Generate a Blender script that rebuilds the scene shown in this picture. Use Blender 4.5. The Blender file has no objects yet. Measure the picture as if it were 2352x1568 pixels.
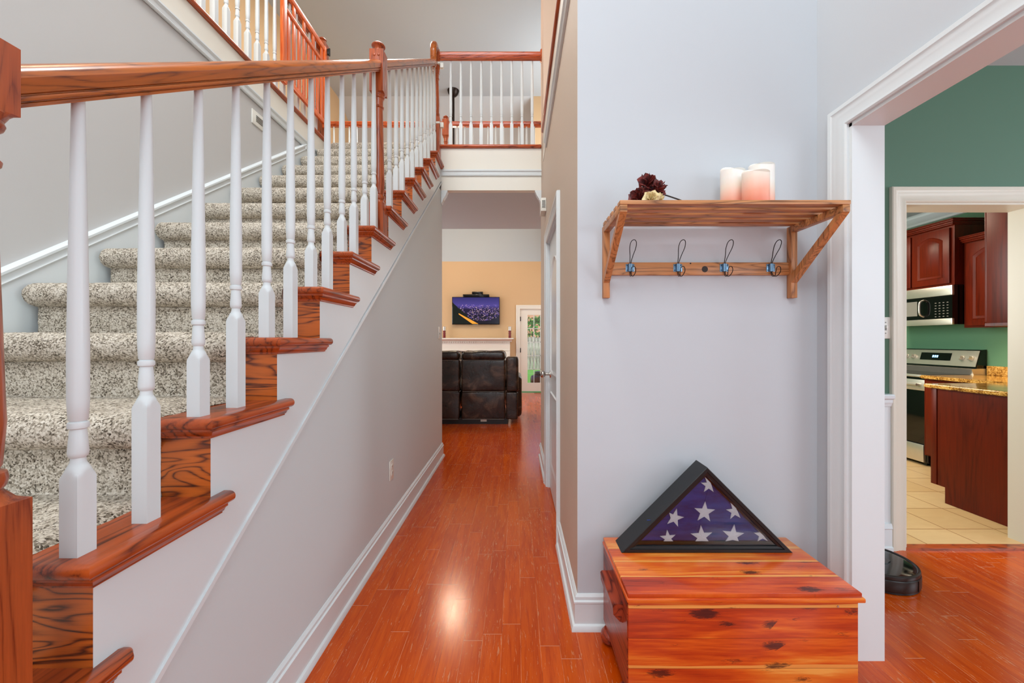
import bpy, bmesh, math, random
from mathutils import Vector, Matrix, noise
random.seed(7)
C = bpy.context.scene.collection
SC = bpy.context.scene
PI = math.pi
H = 1.165                      # eye height

# ------------------------------------------------------------------ camera, world, light, exposure
cam = bpy.data.cameras.new('camera'); camo = bpy.data.objects.new('camera', cam); C.objects.link(camo)
camo.location = (0, 0, H); camo.rotation_euler = (PI/2, 0, 0)
cam.sensor_width = 36; cam.lens = 905/2352*36; cam.shift_x = -10/2352; cam.shift_y = -2/2352
cam.clip_start = 0.02; cam.clip_end = 200
SC.camera = camo
SC.view_settings.view_transform = 'Standard'; SC.view_settings.look = 'None'
SC.view_settings.exposure = 0.44; SC.view_settings.gamma = 1.0; SC.view_settings.use_curve_mapping = False

w = bpy.data.worlds.new('sky'); SC.world = w; w.use_nodes = True
wn = w.node_tree; bg = wn.nodes['Background']
sky = wn.nodes.new('ShaderNodeTexSky'); sky.sky_type = 'NISHITA'; sky.sun_disc = False
sky.sun_elevation = math.radians(48); sky.sun_rotation = math.radians(200)
wn.links.new(sky.outputs[0], bg.inputs[0]); bg.inputs[1].default_value = 0.25

def sun():
    l = bpy.data.lights.new('sun', 'SUN'); l.energy = 3.0; l.angle = 0.02; l.color = (1, .95, .86)
    o = bpy.data.objects.new('sun', l); C.objects.link(o); o.rotation_euler = (math.radians(38), 0, math.radians(-25))
sun()
def area(name, loc, target, sx, sy, power, col=(1, 1, 1), spread=180):
    l = bpy.data.lights.new(name, 'AREA'); l.shape = 'RECTANGLE'; l.size = sx; l.size_y = sy
    l.energy = power; l.color = col; l.spread = math.radians(spread)
    o = bpy.data.objects.new(name, l); C.objects.link(o); o.location = loc
    o.rotation_euler = (Vector(target)-Vector(loc)).to_track_quat('-Z', 'Y').to_euler()
    return o
def point(name, loc, power, col, r=.05):
    l = bpy.data.lights.new(name, 'POINT'); l.energy = power; l.color = col; l.shadow_soft_size = r
    o = bpy.data.objects.new(name, l); C.objects.link(o); o.location = loc
COOL = (.80, .91, 1.0); NEUT = (1, .985, .96); WARM = (1, .80, .56)
area('foyer_front_fill', (-.25, -1.5, 1.35), (-.25, 2, 1.25), 2.2, 1.9, 18, COOL)  # added frontal fill behind the camera; the front wall has no glazing
area('foyer_upper_fill', (-.6, -1.5, 4.1), (-.6, 3, 3.0), 2.4, 1.6, 88, COOL)  # made-up high fill behind the camera, no window is built there
area('foyer_top_fill', (-.7, 1.0, 5.3), (-.7, 1.0, 0), .9, .9, 50, NEUT)  # overhead fill added for the tall foyer, no fixture
area('upper_hall_fill', (-1.6, 4.6, 5.3), (-1.6, 4.6, 3), .7, .7, 26, NEUT)  # unseen fill added to brighten the upper hall
area('left_hall_fill', (-2.5, 1.6, 5.3), (-2.5, 1.6, 3), .5, .5, 12, WARM)  # extra warm fill added over the left upper hall, no fixture
area('living_side_fill', (-2.95, 6.6, 1.6), (2, 6.6, 1.4), 2.6, 1.8, 40, COOL)  # added fill in front of a solid wall, also brightens the hall
area('living_high_fill', (1.3, 6.0, 4.3), (-2, 6.4, 5.0), 1.6, 1.2, 34, COOL)  # added cool fill aimed up at the living room ceiling
area('living_right_fill', (1.3, 7.2, 1.8), (-2, 6.8, 1.6), 2.0, 2.0, 24, COOL)  # unseen fill added on the right of the living room, no window
area('dining_window_light', (5.1, .3, 1.5), (2, .8, 1.2), 1.8, 1.6, 56, COOL)
area('dining_front_window_light', (3.0, -1.5, 1.5), (3.0, 2, 1.5), 1.8, 1.5, 27, COOL)
area('kitchen_ceiling_lamp', (2.7, 4.2, 2.44), (2.7, 4.2, 0), 1.0, .8, 36, (1, .86, .66))
area('kitchen_side_fill', (1.65, 3.6, 1.5), (4, 3.4, 1.2), 1.3, 1.1, 30, NEUT)  # added so the range and microwave steel has something bright to reflect

# ------------------------------------------------------------------ node / material helpers
def lin(c):
    return tuple(((v/255)/12.92 if v/255 <= .04045 else ((v/255+.055)/1.055)**2.4) for v in c)+(1,)
class G:
    def __init__(s, name):
        s.m = bpy.data.materials.new(name); s.m.use_nodes = True; s.t = s.m.node_tree
        s.b = s.t.nodes['Principled BSDF']
    def n(s, typ, ins=None, **props):
        nd = s.t.nodes.new(typ)
        for k, v in props.items(): setattr(nd, k, v)
        if ins:
            for k, v in ins.items(): s.set(nd.inputs[k], v)
        return nd
    def set(s, sock, v):
        if isinstance(v, bpy.types.NodeSocket): s.t.links.new(v, sock)
        elif isinstance(v, bpy.types.Node): s.t.links.new(v.outputs[0], sock)
        else: sock.default_value = v
    def math(s, op, a, b=None, c=None):
        nd = s.n('ShaderNodeMath', operation=op); s.set(nd.inputs[0], a)
        if b is not None: s.set(nd.inputs[1], b)
        if c is not None: s.set(nd.inputs[2], c)
        return nd.outputs[0]
    def co(s): return s.n('ShaderNodeTexCoord').outputs['Object']
    def mapp(s, vec, scale=(1, 1, 1), rot=(0, 0, 0), loc=(0, 0, 0)):
        return s.n('ShaderNodeMapping', {'Vector': vec, 'Scale': scale, 'Rotation': rot, 'Location': loc}).outputs[0]
    def noise(s, vec, scale, detail=4, rough=.5, dist=0):
        return s.n('ShaderNodeTexNoise', {'Vector': vec, 'Scale': scale, 'Detail': detail, 'Roughness': rough, 'Distortion': dist}).outputs[0]
    def ramp(s, fac, stops, interp='LINEAR'):
        nd = s.n('ShaderNodeValToRGB', {'Fac': fac}); r = nd.color_ramp; r.interpolation = interp
        while len(r.elements) < len(stops): r.elements.new(.5)
        for e, (p, c) in zip(r.elements, stops):
            e.position = p; e.color = lin(c) if len(c) == 3 else c
        return nd.outputs[0]
    def mix(s, f, a, b, mode='MIX'):
        nd = s.n('ShaderNodeMix', data_type='RGBA', blend_type=mode)
        s.set(nd.inputs[0], f); s.set(nd.inputs[6], a); s.set(nd.inputs[7], b); return nd.outputs[2]
    def bump(s, h, strength=.2, dist=.01):
        nd = s.n('ShaderNodeBump', {'Height': h, 'Strength': strength, 'Distance': dist})
        s.set(s.b.inputs['Normal'], nd.outputs[0]); return nd
    def out(s, color=None, rough=None, metal=None, coat=None, spec=None):
        if color is not None: s.set(s.b.inputs['Base Color'], color)
        if rough is not None: s.set(s.b.inputs['Roughness'], rough)
        if metal is not None: s.set(s.b.inputs['Metallic'], metal)
        if coat is not None: s.set(s.b.inputs['Coat Weight'], coat); s.b.inputs['Coat Roughness'].default_value = .08
        if spec is not None: s.set(s.b.inputs['Specular IOR Level'], spec)
        return s.m
def bw(v): return (v, v, v, 1)

def paint(name, rgb, rough=.55, bump=.06):
    g = G(name); c = g.co()
    n1 = g.noise(c, 1.3, 3); col = g.mix(g.math('MULTIPLY', n1, .12), lin(rgb), lin(tuple(int(v*.88) for v in rgb)))
    g.bump(g.noise(c, 220, 2), bump, .002); return g.out(col, rough, spec=.3)
def flat(name, rgb, rough=.4, metal=0, coat=None, emit=None, es=1, var=.1, vs=20):
    g = G(name)
    col = g.mix(g.math('MULTIPLY', g.noise(g.co(), vs, 3), var), lin(rgb), lin(tuple(int(v*.6) for v in rgb)))
    if emit: g.b.inputs['Emission Color'].default_value = lin(emit); g.b.inputs['Emission Strength'].default_value = es
    return g.out(col, rough, metal, coat)

def oak(name, axis='Y', rot=(0, 0, 0), dark=(52, 18, 8), mid=(120, 44, 14), light=(166, 72, 25), rough=.3, s=1.0, coat=.25, fig=.30, thin=.35):
    """stained open-grain oak: stretched pores plus cathedral figure along the axis"""
    g = G(name); v = g.mapp(g.co(), rot=rot)
    def sc(lo, hi): return {'X': (lo, hi, hi), 'Y': (hi, lo, hi), 'Z': (hi, hi, lo)}[axis]
    base = g.noise(g.mapp(v, scale=tuple(a*s for a in sc(1.1, 9))), 1.0, 2, .5, .6)
    w = g.math('SINE', g.math('MULTIPLY', base, 85))
    w = g.math('POWER', g.math('MULTIPLY', g.math('ADD', w, 1), .5), thin)
    pore = g.noise(g.mapp(v, scale=tuple(a*s for a in sc(7, 170))), 1.0, 5, .7)
    low = g.noise(g.mapp(v, scale=tuple(a*s for a in sc(1.5, 6))), 1.0, 3, .6)
    f = g.math('ADD', g.math('MULTIPLY', w, fig), g.math('ADD', g.math('MULTIPLY', pore, .62), g.math('MULTIPLY', low, .68-fig)))
    lo, hi = .36, .36+.42
    col = g.ramp(f, [(.40, dark), (.54, mid), (.68, light), (.86, tuple(min(255, int(q*1.12)) for q in light))])
    g.bump(f, .12, .001)
    return g.out(col, rough, coat=coat, spec=.2 if coat == 0 else .5)

# ---- materials
M = {}
M['wall'] = paint('greige_wall_paint', (199, 197, 195))
M['wall_nook'] = paint('cool_white_wall_paint', (200, 204, 208)); M['wall_hall'] = paint('warm_beige_wall', (206, 188, 170)); M['peach'] = paint('peach_wall_paint', (238, 208, 184)); M['wall_l'] = paint('warm_greige_wall_paint', (200, 199, 197))  # hall wall base tone is warmer and darker than the nook wall
M['ceil'] = paint('grey_ceiling_paint', (186, 194, 198), .8)
M['ceil_light'] = paint('pale_ceiling_paint', (204, 210, 212), .8)
M['tan'] = paint('tan_wall_paint', (214, 180, 138))
M['green'] = paint('green_dining_paint', (94, 126, 106), .6)
M['kgreen'] = paint('green_kitchen_paint', (96, 142, 112), .6)
M['white'] = paint('white_trim_paint', (224, 230, 231), .28, .02)
M['cream'] = paint('cream_trim_paint', (236, 232, 220), .35, .02)
M['oakX'] = oak('oak_grain_across', 'X'); M['oakY'] = oak('oak_grain_deep', 'Y'); M['oakZ'] = oak('oak_grain_up', 'Z', mid=(124, 48, 18), light=(164, 76, 34), fig=.2)
M['rail'] = oak('oak_handrail', 'Y', rot=(-math.atan(.7185), 0, 0), dark=(50, 20, 6), mid=(116, 52, 15), light=(168, 88, 30), rough=.3, s=1.0, fig=.2)
M['railX'] = oak('oak_level_rail', 'X', dark=(70, 22, 8), mid=(146, 52, 20), light=(188, 84, 38), rough=.25)
M['riser'] = oak('oak_riser_board', 'X', dark=(52, 22, 12), mid=(126, 54, 15), light=(180, 90, 27), s=1.5, fig=.42, thin=.45)
M['gate'] = oak('orange_gate_wood', 'Z', dark=(176, 62, 14), mid=(210, 84, 24), light=(228, 108, 42), rough=.35, fig=.15)
M['shelf'] = oak('acacia_shelf_wood', 'X', dark=(84, 50, 26), mid=(146, 94, 52), light=(184, 126, 76), rough=.45, coat=.1, s=1.2)
M['shelfZ'] = oak('acacia_post_wood', 'Z', dark=(96, 54, 26), mid=(142, 88, 46), light=(182, 120, 70), rough=.45, coat=.1, s=1.2)
M['cherry'] = oak('dark_cherry_cabinet', 'Z', dark=(54, 14, 6), mid=(74, 19, 7), light=(92, 26, 9), rough=.34, s=.5, fig=.1, coat=.0)
M['black'] = flat('satin_black', (16, 18, 20), .35)
M['gloss_black'] = flat('gloss_black', (10, 10, 11), .08)
M['dark_plastic'] = flat('dark_brown_plastic', (34, 28, 26), .3)
M['wire'] = flat('black_iron_wire', (14, 13, 13), .35, .6)
M['zinc'] = flat('blue_grey_zinc', (120, 150, 175), .3, .9)
M['steel'] = flat('brushed_stainless', (214, 208, 198), .32, .8, var=.15)
M['nickel'] = flat('satin_nickel', (190, 184, 176), .22, 1.0)
M['bronze'] = flat('dark_bronze', (40, 24, 16), .35, .5)
M['plate'] = flat('ivory_plastic', (232, 230, 220), .35)
M['slot'] = flat('grey_slot', (120, 118, 112), .5)

def floor_mat():
    g = G('cherry_strip_floor'); c = g.co()
    sx = g.n('ShaderNodeSeparateXYZ', {'Vector': c}); X, Y = sx.outputs[0], sx.outputs[1]
    u = g.math('DIVIDE', g.math('ADD', X, 10), .0742); row = g.math('FLOOR', u); fu = g.math('FRACT', u)
    wn_ = g.n('ShaderNodeTexWhiteNoise', {'W': row}, noise_dimensions='1D').outputs[0]
    v = g.math('ADD', g.math('DIVIDE', g.math('ADD', Y, 10), .62), g.math('MULTIPLY', wn_, 7.3))
    idv = g.math('FLOOR', v); fv = g.math('FRACT', v)
    cid = g.n('ShaderNodeCombineXYZ', {'X': row, 'Y': idv})
    rnd = g.n('ShaderNodeTexWhiteNoise', {'Vector': cid}, noise_dimensions='3D').outputs[0]
    off = g.n('ShaderNodeVectorMath', {0: c, 1: g.n('ShaderNodeCombineXYZ', {'X': g.math('MULTIPLY', rnd, 13), 'Y': g.math('MULTIPLY', rnd, 31)})}, operation='ADD').outputs[0]
    gv = g.mapp(off, scale=(22, 2.2, 1))
    base = g.noise(gv, 1, 3, .55, 1.0)
    grain = g.noise(g.mapp(off, scale=(160, 9, 1)), 1, 5, .7)
    f = g.math('ADD', g.math('MULTIPLY', base, .55), g.math('MULTIPLY', grain, .45))
    col = g.ramp(f, [(.3, (164, 52, 2)), (.5, (198, 78, 5)), (.72, (216, 96, 12))])
    col = g.mix(g.math('MULTIPLY', g.math('SUBTRACT', 1, rnd), .42), col, lin((156, 42, 2)))
    # worn pale flecks along the grain
    wear = g.noise(g.mapp(off, scale=(120, 14, 1)), 1, 6, .75, .6)
    wide = g.noise(c, 3.1, 3)
    thr = g.math('SUBTRACT', .685, g.math('MULTIPLY', wide, .15))
    wm = g.math('MULTIPLY', g.math('GREATER_THAN', wear, thr), .55)
    col = g.mix(wm, col, lin((206, 150, 104)))
    # seams
    su = g.math('LESS_THAN', g.math('MINIMUM', fu, g.math('SUBTRACT', 1, fu)), .011)
    sv = g.math('LESS_THAN', g.math('MINIMUM', fv, g.math('SUBTRACT', 1, fv)), .0016)
    n_ = g.noise(c, 9, 4)
    col = g.mix(g.math('MULTIPLY', su, .6), col, g.ramp(n_, [(.40, (128, 44, 14)), (.50, (206, 130, 84)), (.62, (224, 168, 118))]))
    col = g.mix(g.math('MULTIPLY', sv, .8), col, lin((206, 156, 120)))
    h = g.math('ADD', g.math('MULTIPLY', f, .4), g.math('MULTIPLY', g.math('MAXIMUM', su, sv), -1))
    h = g.math('ADD', h, g.math('MULTIPLY', rnd, .4))
    g.bump(g.math('ADD', h, g.math('MULTIPLY', g.noise(c, 45, 3), .35)), .22, .0012)
    return g.out(col, g.math('ADD', .10, g.math('MULTIPLY', wear, .18)), spec=.42)
M['floor'] = floor_mat()

def carpet_mat():
    g = G('flecked_cut_pile_carpet'); c = g.co()
    a = g.n('ShaderNodeTexVoronoi', {'Vector': c, 'Scale': 250.0}).outputs['Color']
    s1 = g.n('ShaderNodeSeparateColor', {'Color': a}).outputs[0]
    n1 = g.noise(c, 260, 3, .8); n2 = g.noise(c, 22, 3)
    f = g.math('ADD', g.math('MULTIPLY', s1, .45), g.math('ADD', g.math('MULTIPLY', n1, .55), g.math('MULTIPLY', g.math('SUBTRACT', n2, .5), .3)))
    col = g.ramp(f, [(.22, (72, 62, 52)), (.38, (162, 150, 132)), (.54, (214, 202, 184)), (.8, (240, 232, 218))])
    g.bump(f, .9, .006)
    return g.out(col, .95, spec=.1)
M['carpet'] = carpet_mat()

def cedar_mat(name, plank_axis):
    """plank_axis = axis across which the boards are laid (0 x,1 y,2 z); grain runs along X except for the ends (Y)"""
    g = G(name); c = g.co()
    sx = g.n('ShaderNodeSeparateXYZ', {'Vector': c})
    P = sx.outputs[plank_axis]; L = sx.outputs[0] if plank_axis != 0 else sx.outputs[1]
    wob = g.math('MULTIPLY', g.math('SUBTRACT', g.noise(c, 1.7, 1), .5), .008)
    u = g.math('DIVIDE', g.math('ADD', P, g.math('ADD', 5.03, wob)), .094 if plank_axis == 2 else .088)
    row = g.math('FLOOR', u); fu = g.math('FRACT', u)
    rnd = g.n('ShaderNodeTexWhiteNoise', {'W': row}, noise_dimensions='1D').outputs[0]
    v2 = g.n('ShaderNodeCombineXYZ', {'X': L, 'Y': P, 'Z': g.math('MULTIPLY', rnd, 9)}).outputs[0]
    big = g.noise(g.mapp(v2, scale=(1.6, 14, 1)), 1, 3, .5, .9)
    fine = g.noise(g.mapp(v2, scale=(7, 150, 1)), 1, 5, .65)
    f = g.math('ADD', g.math('MULTIPLY', big, .7), g.math('MULTIPLY', fine, .3))
    f = g.math('ADD', f, g.math('MULTIPLY', g.math('SUBTRACT', rnd, .5), .16))
    col = g.ramp(f, [(.28, (124, 32, 14)), (.42, (184, 58, 18)), (.52, (214, 88, 24)), (.62, (230, 126, 42)), (.72, (242, 170, 80))])
    # pale sapwood streak at some board edges
    sap = g.math('MULTIPLY', g.math('LESS_THAN', fu, g.math('MULTIPLY', g.noise(g.mapp(v2, scale=(3, 3, 1)), 1, 2), .22)), g.math('GREATER_THAN', rnd, .35))
    col = g.mix(g.math('MULTIPLY', sap, .75), col, lin((240, 170, 84)))
    # dark knots
    kv = g.n('ShaderNodeTexVoronoi', {'Vector': g.mapp(v2, scale=(8.5, 24, 1)), 'Scale': 1.0, 'Randomness': 1.0})
    d = g.math('ADD', kv.outputs['Distance'], g.math('MULTIPLY', g.math('SUBTRACT', g.noise(g.mapp(v2, scale=(22, 110, 1)), 1, 5, .8, 2.0), .5), 1.0))
    kc = g.n('ShaderNodeSeparateColor', {'Color': kv.outputs['Color']}).outputs[0]
    kr = g.math('SUBTRACT', g.math('MULTIPLY', kc, .56), .15)
    km = g.n('ShaderNodeMapRange', {'Value': g.math('SUBTRACT', kr, d), 'From Min': -.05, 'From Max': .10}).outputs[0]
    col = g.mix(g.math('MULTIPLY', km, .85), col, lin((40, 16, 22)))
    seam = g.math('LESS_THAN', fu, .012)
    col = g.mix(g.math('MULTIPLY', seam, .8), col, lin((90, 28, 10)))
    g.bump(f, .1, .001)
    return g.out(col, .3, coat=.35)
M['cedar_top'] = cedar_mat('red_cedar_lid_boards', 1)
M['cedar_front'] = cedar_mat('red_cedar_front_boards', 2)
M['cedar_dark'] = oak('dark_cedar_end', 'Y', dark=(50, 14, 10), mid=(112, 34, 18), light=(150, 58, 32), rough=.35, s=.8, coat=.15)

def tile_mat():
    g = G('beige_stone_tile'); c = g.mapp(g.co(), loc=(.05, .266, 0))
    b = g.n('ShaderNodeTexBrick', {'Vector': c, 'Color1': lin((226, 196, 146)), 'Color2': lin((214, 180, 128)), 'Mortar': lin((150, 104, 62)),
        'Scale': 1.0, 'Mortar Size': .0035, 'Brick Width': .30, 'Row Height': .30}, offset=0.0)
    n = g.noise(g.mapp(c, scale=(1, 3, 1)), 6, 6, .65, 1)
    col = g.mix(g.math('MULTIPLY', n, .45), b.outputs[0], lin((178, 132, 84)))
    g.bump(b.outputs['Fac'], -.3, .003); return g.out(col, .35)
def granite_mat():
    g = G('gold_granite'); c = g.co()
    n = g.noise(c, 90, 5, .8); n2 = g.noise(c, 14, 3)
    f = g.math('ADD', g.math('MULTIPLY', n, .75), g.math('MULTIPLY', n2, .25))
    return g.out(g.ramp(f, [(.36, (30, 18, 10)), (.44, (120, 72, 28)), (.52, (206, 152, 70)), (.62, (232, 196, 124)), (.7, (96, 52, 20))]), .08)
def leather_mat():
    g = G('worn_brown_leather'); c = g.co()
    n = g.noise(c, 5, 5, .6, .6); f = g.noise(c, 120, 3)
    g.bump(g.math('ADD', f, g.math('MULTIPLY', n, 3)), .25, .008)
    return g.out(g.ramp(n, [(.3, (26, 17, 13)), (.55, (50, 36, 29)), (.75, (104, 80, 64))]), .2)
def candle_mat(z0, z1):
    g = G('peach_ombre_wax'); c = g.co()
    z = g.n('ShaderNodeSeparateXYZ', {'Vector': c}).outputs[2]
    f = g.n('ShaderNodeMapRange', {'Value': g.math('ADD', z, g.math('MULTIPLY', g.noise(c, 25, 2), .012)), 'From Min': z0, 'From Max': z1}).outputs[0]
    col = g.ramp(f, [(0, (246, 142, 112)), (.35, (246, 176, 150)), (.75, (244, 226, 210)), (1, (244, 240, 232))])
    g.b.inputs['Subsurface Weight'].default_value = .25; g.b.inputs['Subsurface Radius'].default_value = (.02, .01, .008); g.b.inputs['Subsurface Scale'].default_value = .5
    return g.out(col, .45)
def glass_mat(name='clear_glass', tint=(1, 1, 1, 1), refl=.12):
    g = G(name); t = g.t; t.nodes.remove(g.b)
    tr = t.nodes.new('ShaderNodeBsdfTransparent'); tr.inputs[0].default_value = tint
    gl = t.nodes.new('ShaderNodeBsdfGlossy'); gl.inputs['Roughness'].default_value = .02
    fr = t.nodes.new('ShaderNodeFresnel'); fr.inputs[0].default_value = 1.5
    ad = g.math('ADD', fr.outputs[0], refl)
    mx = t.nodes.new('ShaderNodeMixShader'); t.links.new(ad, mx.inputs[0]); t.links.new(tr.outputs[0], mx.inputs[1]); t.links.new(gl.outputs[0], mx.inputs[2])
    t.links.new(mx.outputs[0], t.nodes['Material Output'].inputs[0]); return g.m
def flag_mat():
    g = G('navy_flag_cotton'); c = g.co()
    n = g.noise(g.mapp(c, scale=(1, 1, 4)), 8, 4, .6); wv = g.noise(c, 700, 2)
    g.bump(g.math('ADD', g.math('MULTIPLY', n, 2), wv), .25, .003)
    return g.out(g.ramp(n, [(.35, (14, 36, 112)), (.65, (34, 64, 156))]), .75)
def petal_mat(name, a, b):
    g = G(name); c = g.co(); n = g.noise(c, 60, 4, .6)
    g.bump(g.noise(c, 180, 3), .4, .003)
    return g.out(g.ramp(n, [(.35, a), (.65, b)]), .6)
M['tile'] = tile_mat(); M['granite'] = granite_mat(); M['leather'] = leather_mat(); M['glass'] = glass_mat(); M['flag'] = flag_mat()
M['case_glass'] = glass_mat('display_case_glass', refl=.0)
M['star'] = flat('white_embroidery', (236, 238, 242), .7)
M['rose_red'] = petal_mat('dried_dark_red_petal', (46, 10, 18), (132, 44, 36)); M['rose_cream'] = petal_mat('dried_cream_petal', (206, 178, 120), (240, 226, 180))
M['stem'] = flat('dry_brown_stem', (40, 28, 20), .7)
def screen_mat():
    g = G('night_city_screen'); c = g.co(); sp = g.n('ShaderNodeSeparateXYZ', {'Vector': c}); x, z = sp.outputs[0], sp.outputs[2]
    u = g.n('ShaderNodeMapRange', {'Value': x, 'From Min': -1.42, 'From Max': -.37}).outputs[0]
    v = g.n('ShaderNodeMapRange', {'Value': z, 'From Min': 1.52, 'From Max': 2.13}).outputs[0]
    sk = g.ramp(v, [(.0, (6, 8, 22)), (.55, (24, 18, 50)), (.68, (70, 60, 130)), (1, (36, 34, 92))])
    lights = g.n('ShaderNodeTexVoronoi', {'Vector': g.mapp(c, scale=(70, 1, 34)), 'Scale': 1.0}); 
    lm = g.math('MULTIPLY', g.math('LESS_THAN', lights.outputs['Distance'], .36), g.math('GREATER_THAN', g.noise(c, 9, 3), .46))
    band = g.math('MULTIPLY', g.math('LESS_THAN', v, .72), g.math('GREATER_THAN', v, .14))
    lc = g.mix(g.n('ShaderNodeSeparateColor', {'Color': lights.outputs['Color']}).outputs[0], lin((120, 90, 220)), lin((236, 196, 190)))
    col = g.mix(g.math('MULTIPLY', g.math('MULTIPLY', lm, band), .75), sk, lc)
    # dark wooded bank and orange road
    bank = g.math('LESS_THAN', g.math('ADD', v, g.math('MULTIPLY', u, 1.5)), g.math('ADD', .70, g.math('MULTIPLY', g.noise(c, 12, 3), .2)))
    col = g.mix(bank, col, lin((8, 18, 14)))
    rd = g.math('ABSOLUTE', g.math('SUBTRACT', g.math('ADD', v, g.math('MULTIPLY', u, 1.05)), .54))
    rm = g.math('MULTIPLY', g.math('LESS_THAN', rd, g.math('MULTIPLY', g.math('SUBTRACT', .55, v), .13)), g.math('GREATER_THAN', u, .14))
    col = g.mix(rm, col, lin((226, 150, 50)))
    g.set(g.b.inputs['Emission Color'], col); g.b.inputs['Emission Strength'].default_value = .95
    return g.out(lin((5, 5, 5)), .15)
M['screen'] = screen_mat()
def leaf_mat():
    g = G('green_foliage'); n = g.noise(g.co(), 9, 5, .7)
    return g.out(g.ramp(n, [(.35, (22, 60, 16)), (.6, (70, 150, 40)), (.75, (140, 200, 80))]), .6)
def fence_mat():
    g = G('weathered_fence_board'); n = g.noise(g.mapp(g.co(), scale=(7, 1, 1)), 2, 4, .7)
    return g.out(g.ramp(n, [(.35, (96, 92, 84)), (.6, (190, 184, 172))]), .8)
M['leaf'] = leaf_mat(); M['fence'] = fence_mat(); M['grass'] = flat('lawn_green', (96, 170, 60), .9, var=.6, vs=6)

# ------------------------------------------------------------------ mesh helpers
def box(bm, x0, x1, y0, y1, z0, z1, bev=0, seg=2):
    r = bmesh.ops.create_cube(bm, size=1)['verts']
    bmesh.ops.transform(bm, verts=r, matrix=Matrix.Translation(((x0+x1)/2, (y0+y1)/2, (z0+z1)/2)) @ Matrix.Diagonal((abs(x1-x0), abs(y1-y0), abs(z1-z0), 1)))
    if bev:
        es = list({e for v in r for e in v.link_edges})
        bmesh.ops.bevel(bm, geom=es, offset=bev, segments=seg, profile=.5, affect='EDGES')
def prism(bm, pts, axis, a0, a1):
    """polygon extruded along an axis: X pts=(y,z), Y pts=(x,z), Z pts=(x,y)"""
    def P(p, a): return {'X': (a, p[0], p[1]), 'Y': (p[0], a, p[1]), 'Z': (p[0], p[1], a)}[axis]
    A = [bm.verts.new(P(p, a0)) for p in pts]; B = [bm.verts.new(P(p, a1)) for p in pts]; n = len(pts)
    for i in range(n): bm.faces.new((A[i], A[(i+1) % n], B[(i+1) % n], B[i]))
    bm.faces.new(A[::-1]); bm.faces.new(B)
def rings(bm, rs, cap=True):
    vs = [[bm.verts.new(p) for p in r] for r in rs]; n = len(vs[0])
    for a, b in zip(vs, vs[1:]):
        for i in range(n): bm.faces.new((a[i], a[(i+1) % n], b[(i+1) % n], b[i]))
    if cap: bm.faces.new(vs[0][::-1]); bm.faces.new(vs[-1])
def loft(bm, cx, cy, prof, seg=24):
    """prof = [(z, half width, squareness)] stacked upward"""
    rs = []
    for pr in prof:
        z, r, sq = pr[:3]; R = pr[3] if len(pr) > 3 else 9
        ring = []
        for i in range(seg):
            a = 2*PI*i/seg + PI/seg*0
            c, s = math.cos(a), math.sin(a); k = 1/max(abs(c), abs(s)); q = min(1+(k-1)*sq, R/r)
            ring.append((cx+r*c*q, cy+r*s*q, z))
        rs.append(ring)
    rings(bm, rs)
def cyl(bm, p0, p1, r0, r1=None, seg=16):
    r1 = r0 if r1 is None else r1; p0 = Vector(p0); p1 = Vector(p1); d = (p1-p0).normalized()
    a = d.orthogonal().normalized(); b = d.cross(a)
    rings(bm, [[tuple(p+(a*math.cos(t)+b*math.sin(t))*r) for t in [2*PI*i/seg for i in range(seg)]] for p, r in ((p0, r0), (p1, r1))])
def tube(bm, pts, r, seg=8, closed=False):
    pts = [Vector(p) for p in pts]; n = len(pts); rs = []; a = None
    for i, p in enumerate(pts):
        q0 = pts[(i-1) % n] if closed else pts[max(i-1, 0)]; q1 = pts[(i+1) % n] if closed else pts[min(i+1, n-1)]
        d = (q1-q0).normalized(); a = d.orthogonal().normalized() if a is None else (a-d*a.dot(d)).normalized(); b = d.cross(a)
        rs.append([tuple(p+(a*math.cos(2*PI*k/seg)+b*math.sin(2*PI*k/seg))*r) for k in range(seg)])
    if closed: rs.append(rs[0])
    rings(bm, rs, not closed)
def spline(pts, n=8):
    out = []; P = [Vector(p) for p in pts]; P = [P[0]]+P+[P[-1]]
    for i in range(1, len(P)-2):
        for k in range(n):
            t = k/n; a, b, c, d = P[i-1:i+3]
            out.append(.5*((2*b)+(c-a)*t+(2*a-5*b+4*c-d)*t*t+(3*b-a-3*c+d)*t**3))
    out.append(P[-2]); return out
def obj(name, bm, m, parent=None, smooth=40, kind=None, label=None):
    if smooth:
        bmesh.ops.recalc_face_normals(bm, faces=bm.faces)
        for f in bm.faces: f.smooth = True
        lim = math.radians(smooth)
        for e in bm.edges:
            if len(e.link_faces) != 2 or e.calc_face_angle(0) > lim: e.smooth = False
    me = bpy.data.meshes.new(name); bm.to_mesh(me); bm.free(); me.materials.append(m)
    o = bpy.data.objects.new(name, me); C.objects.link(o)
    if parent is not None: par(o, parent)
    if kind: o['kind'] = kind
    if label: o['label'] = label
    return o
WL = {}
def world(o):
    return (world(o.parent) if o.parent else Matrix.Identity(4)) @ (o.matrix_parent_inverse if o.parent else Matrix.Identity(4)) @ Matrix.LocRotScale(o.location, o.rotation_euler, o.scale)
def par(o, p):
    o.parent = p; o.matrix_parent_inverse = world(p).inverted()
def thing(name, label, cat, loc=(0, 0, 0), group=None):
    o = bpy.data.objects.new(name, None); C.objects.link(o); o.location = loc; o.empty_display_size = .05
    return tag(o, label, cat, group)
def tag(o, label, cat, group=None):
    o['label'] = label; o['category'] = cat
    if group: o['group'] = group
    return o
def struct(name, bm, m, parent=None, smooth=None):
    o = obj(name, bm, m, parent, smooth)
    if parent is None: o['kind'] = 'structure'
    return o
def sbox(name, m, *boxes, parent=None):
    bm = bmesh.new()
    for b in boxes: box(bm, *b)
    return struct(name, bm, m, parent)
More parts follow.
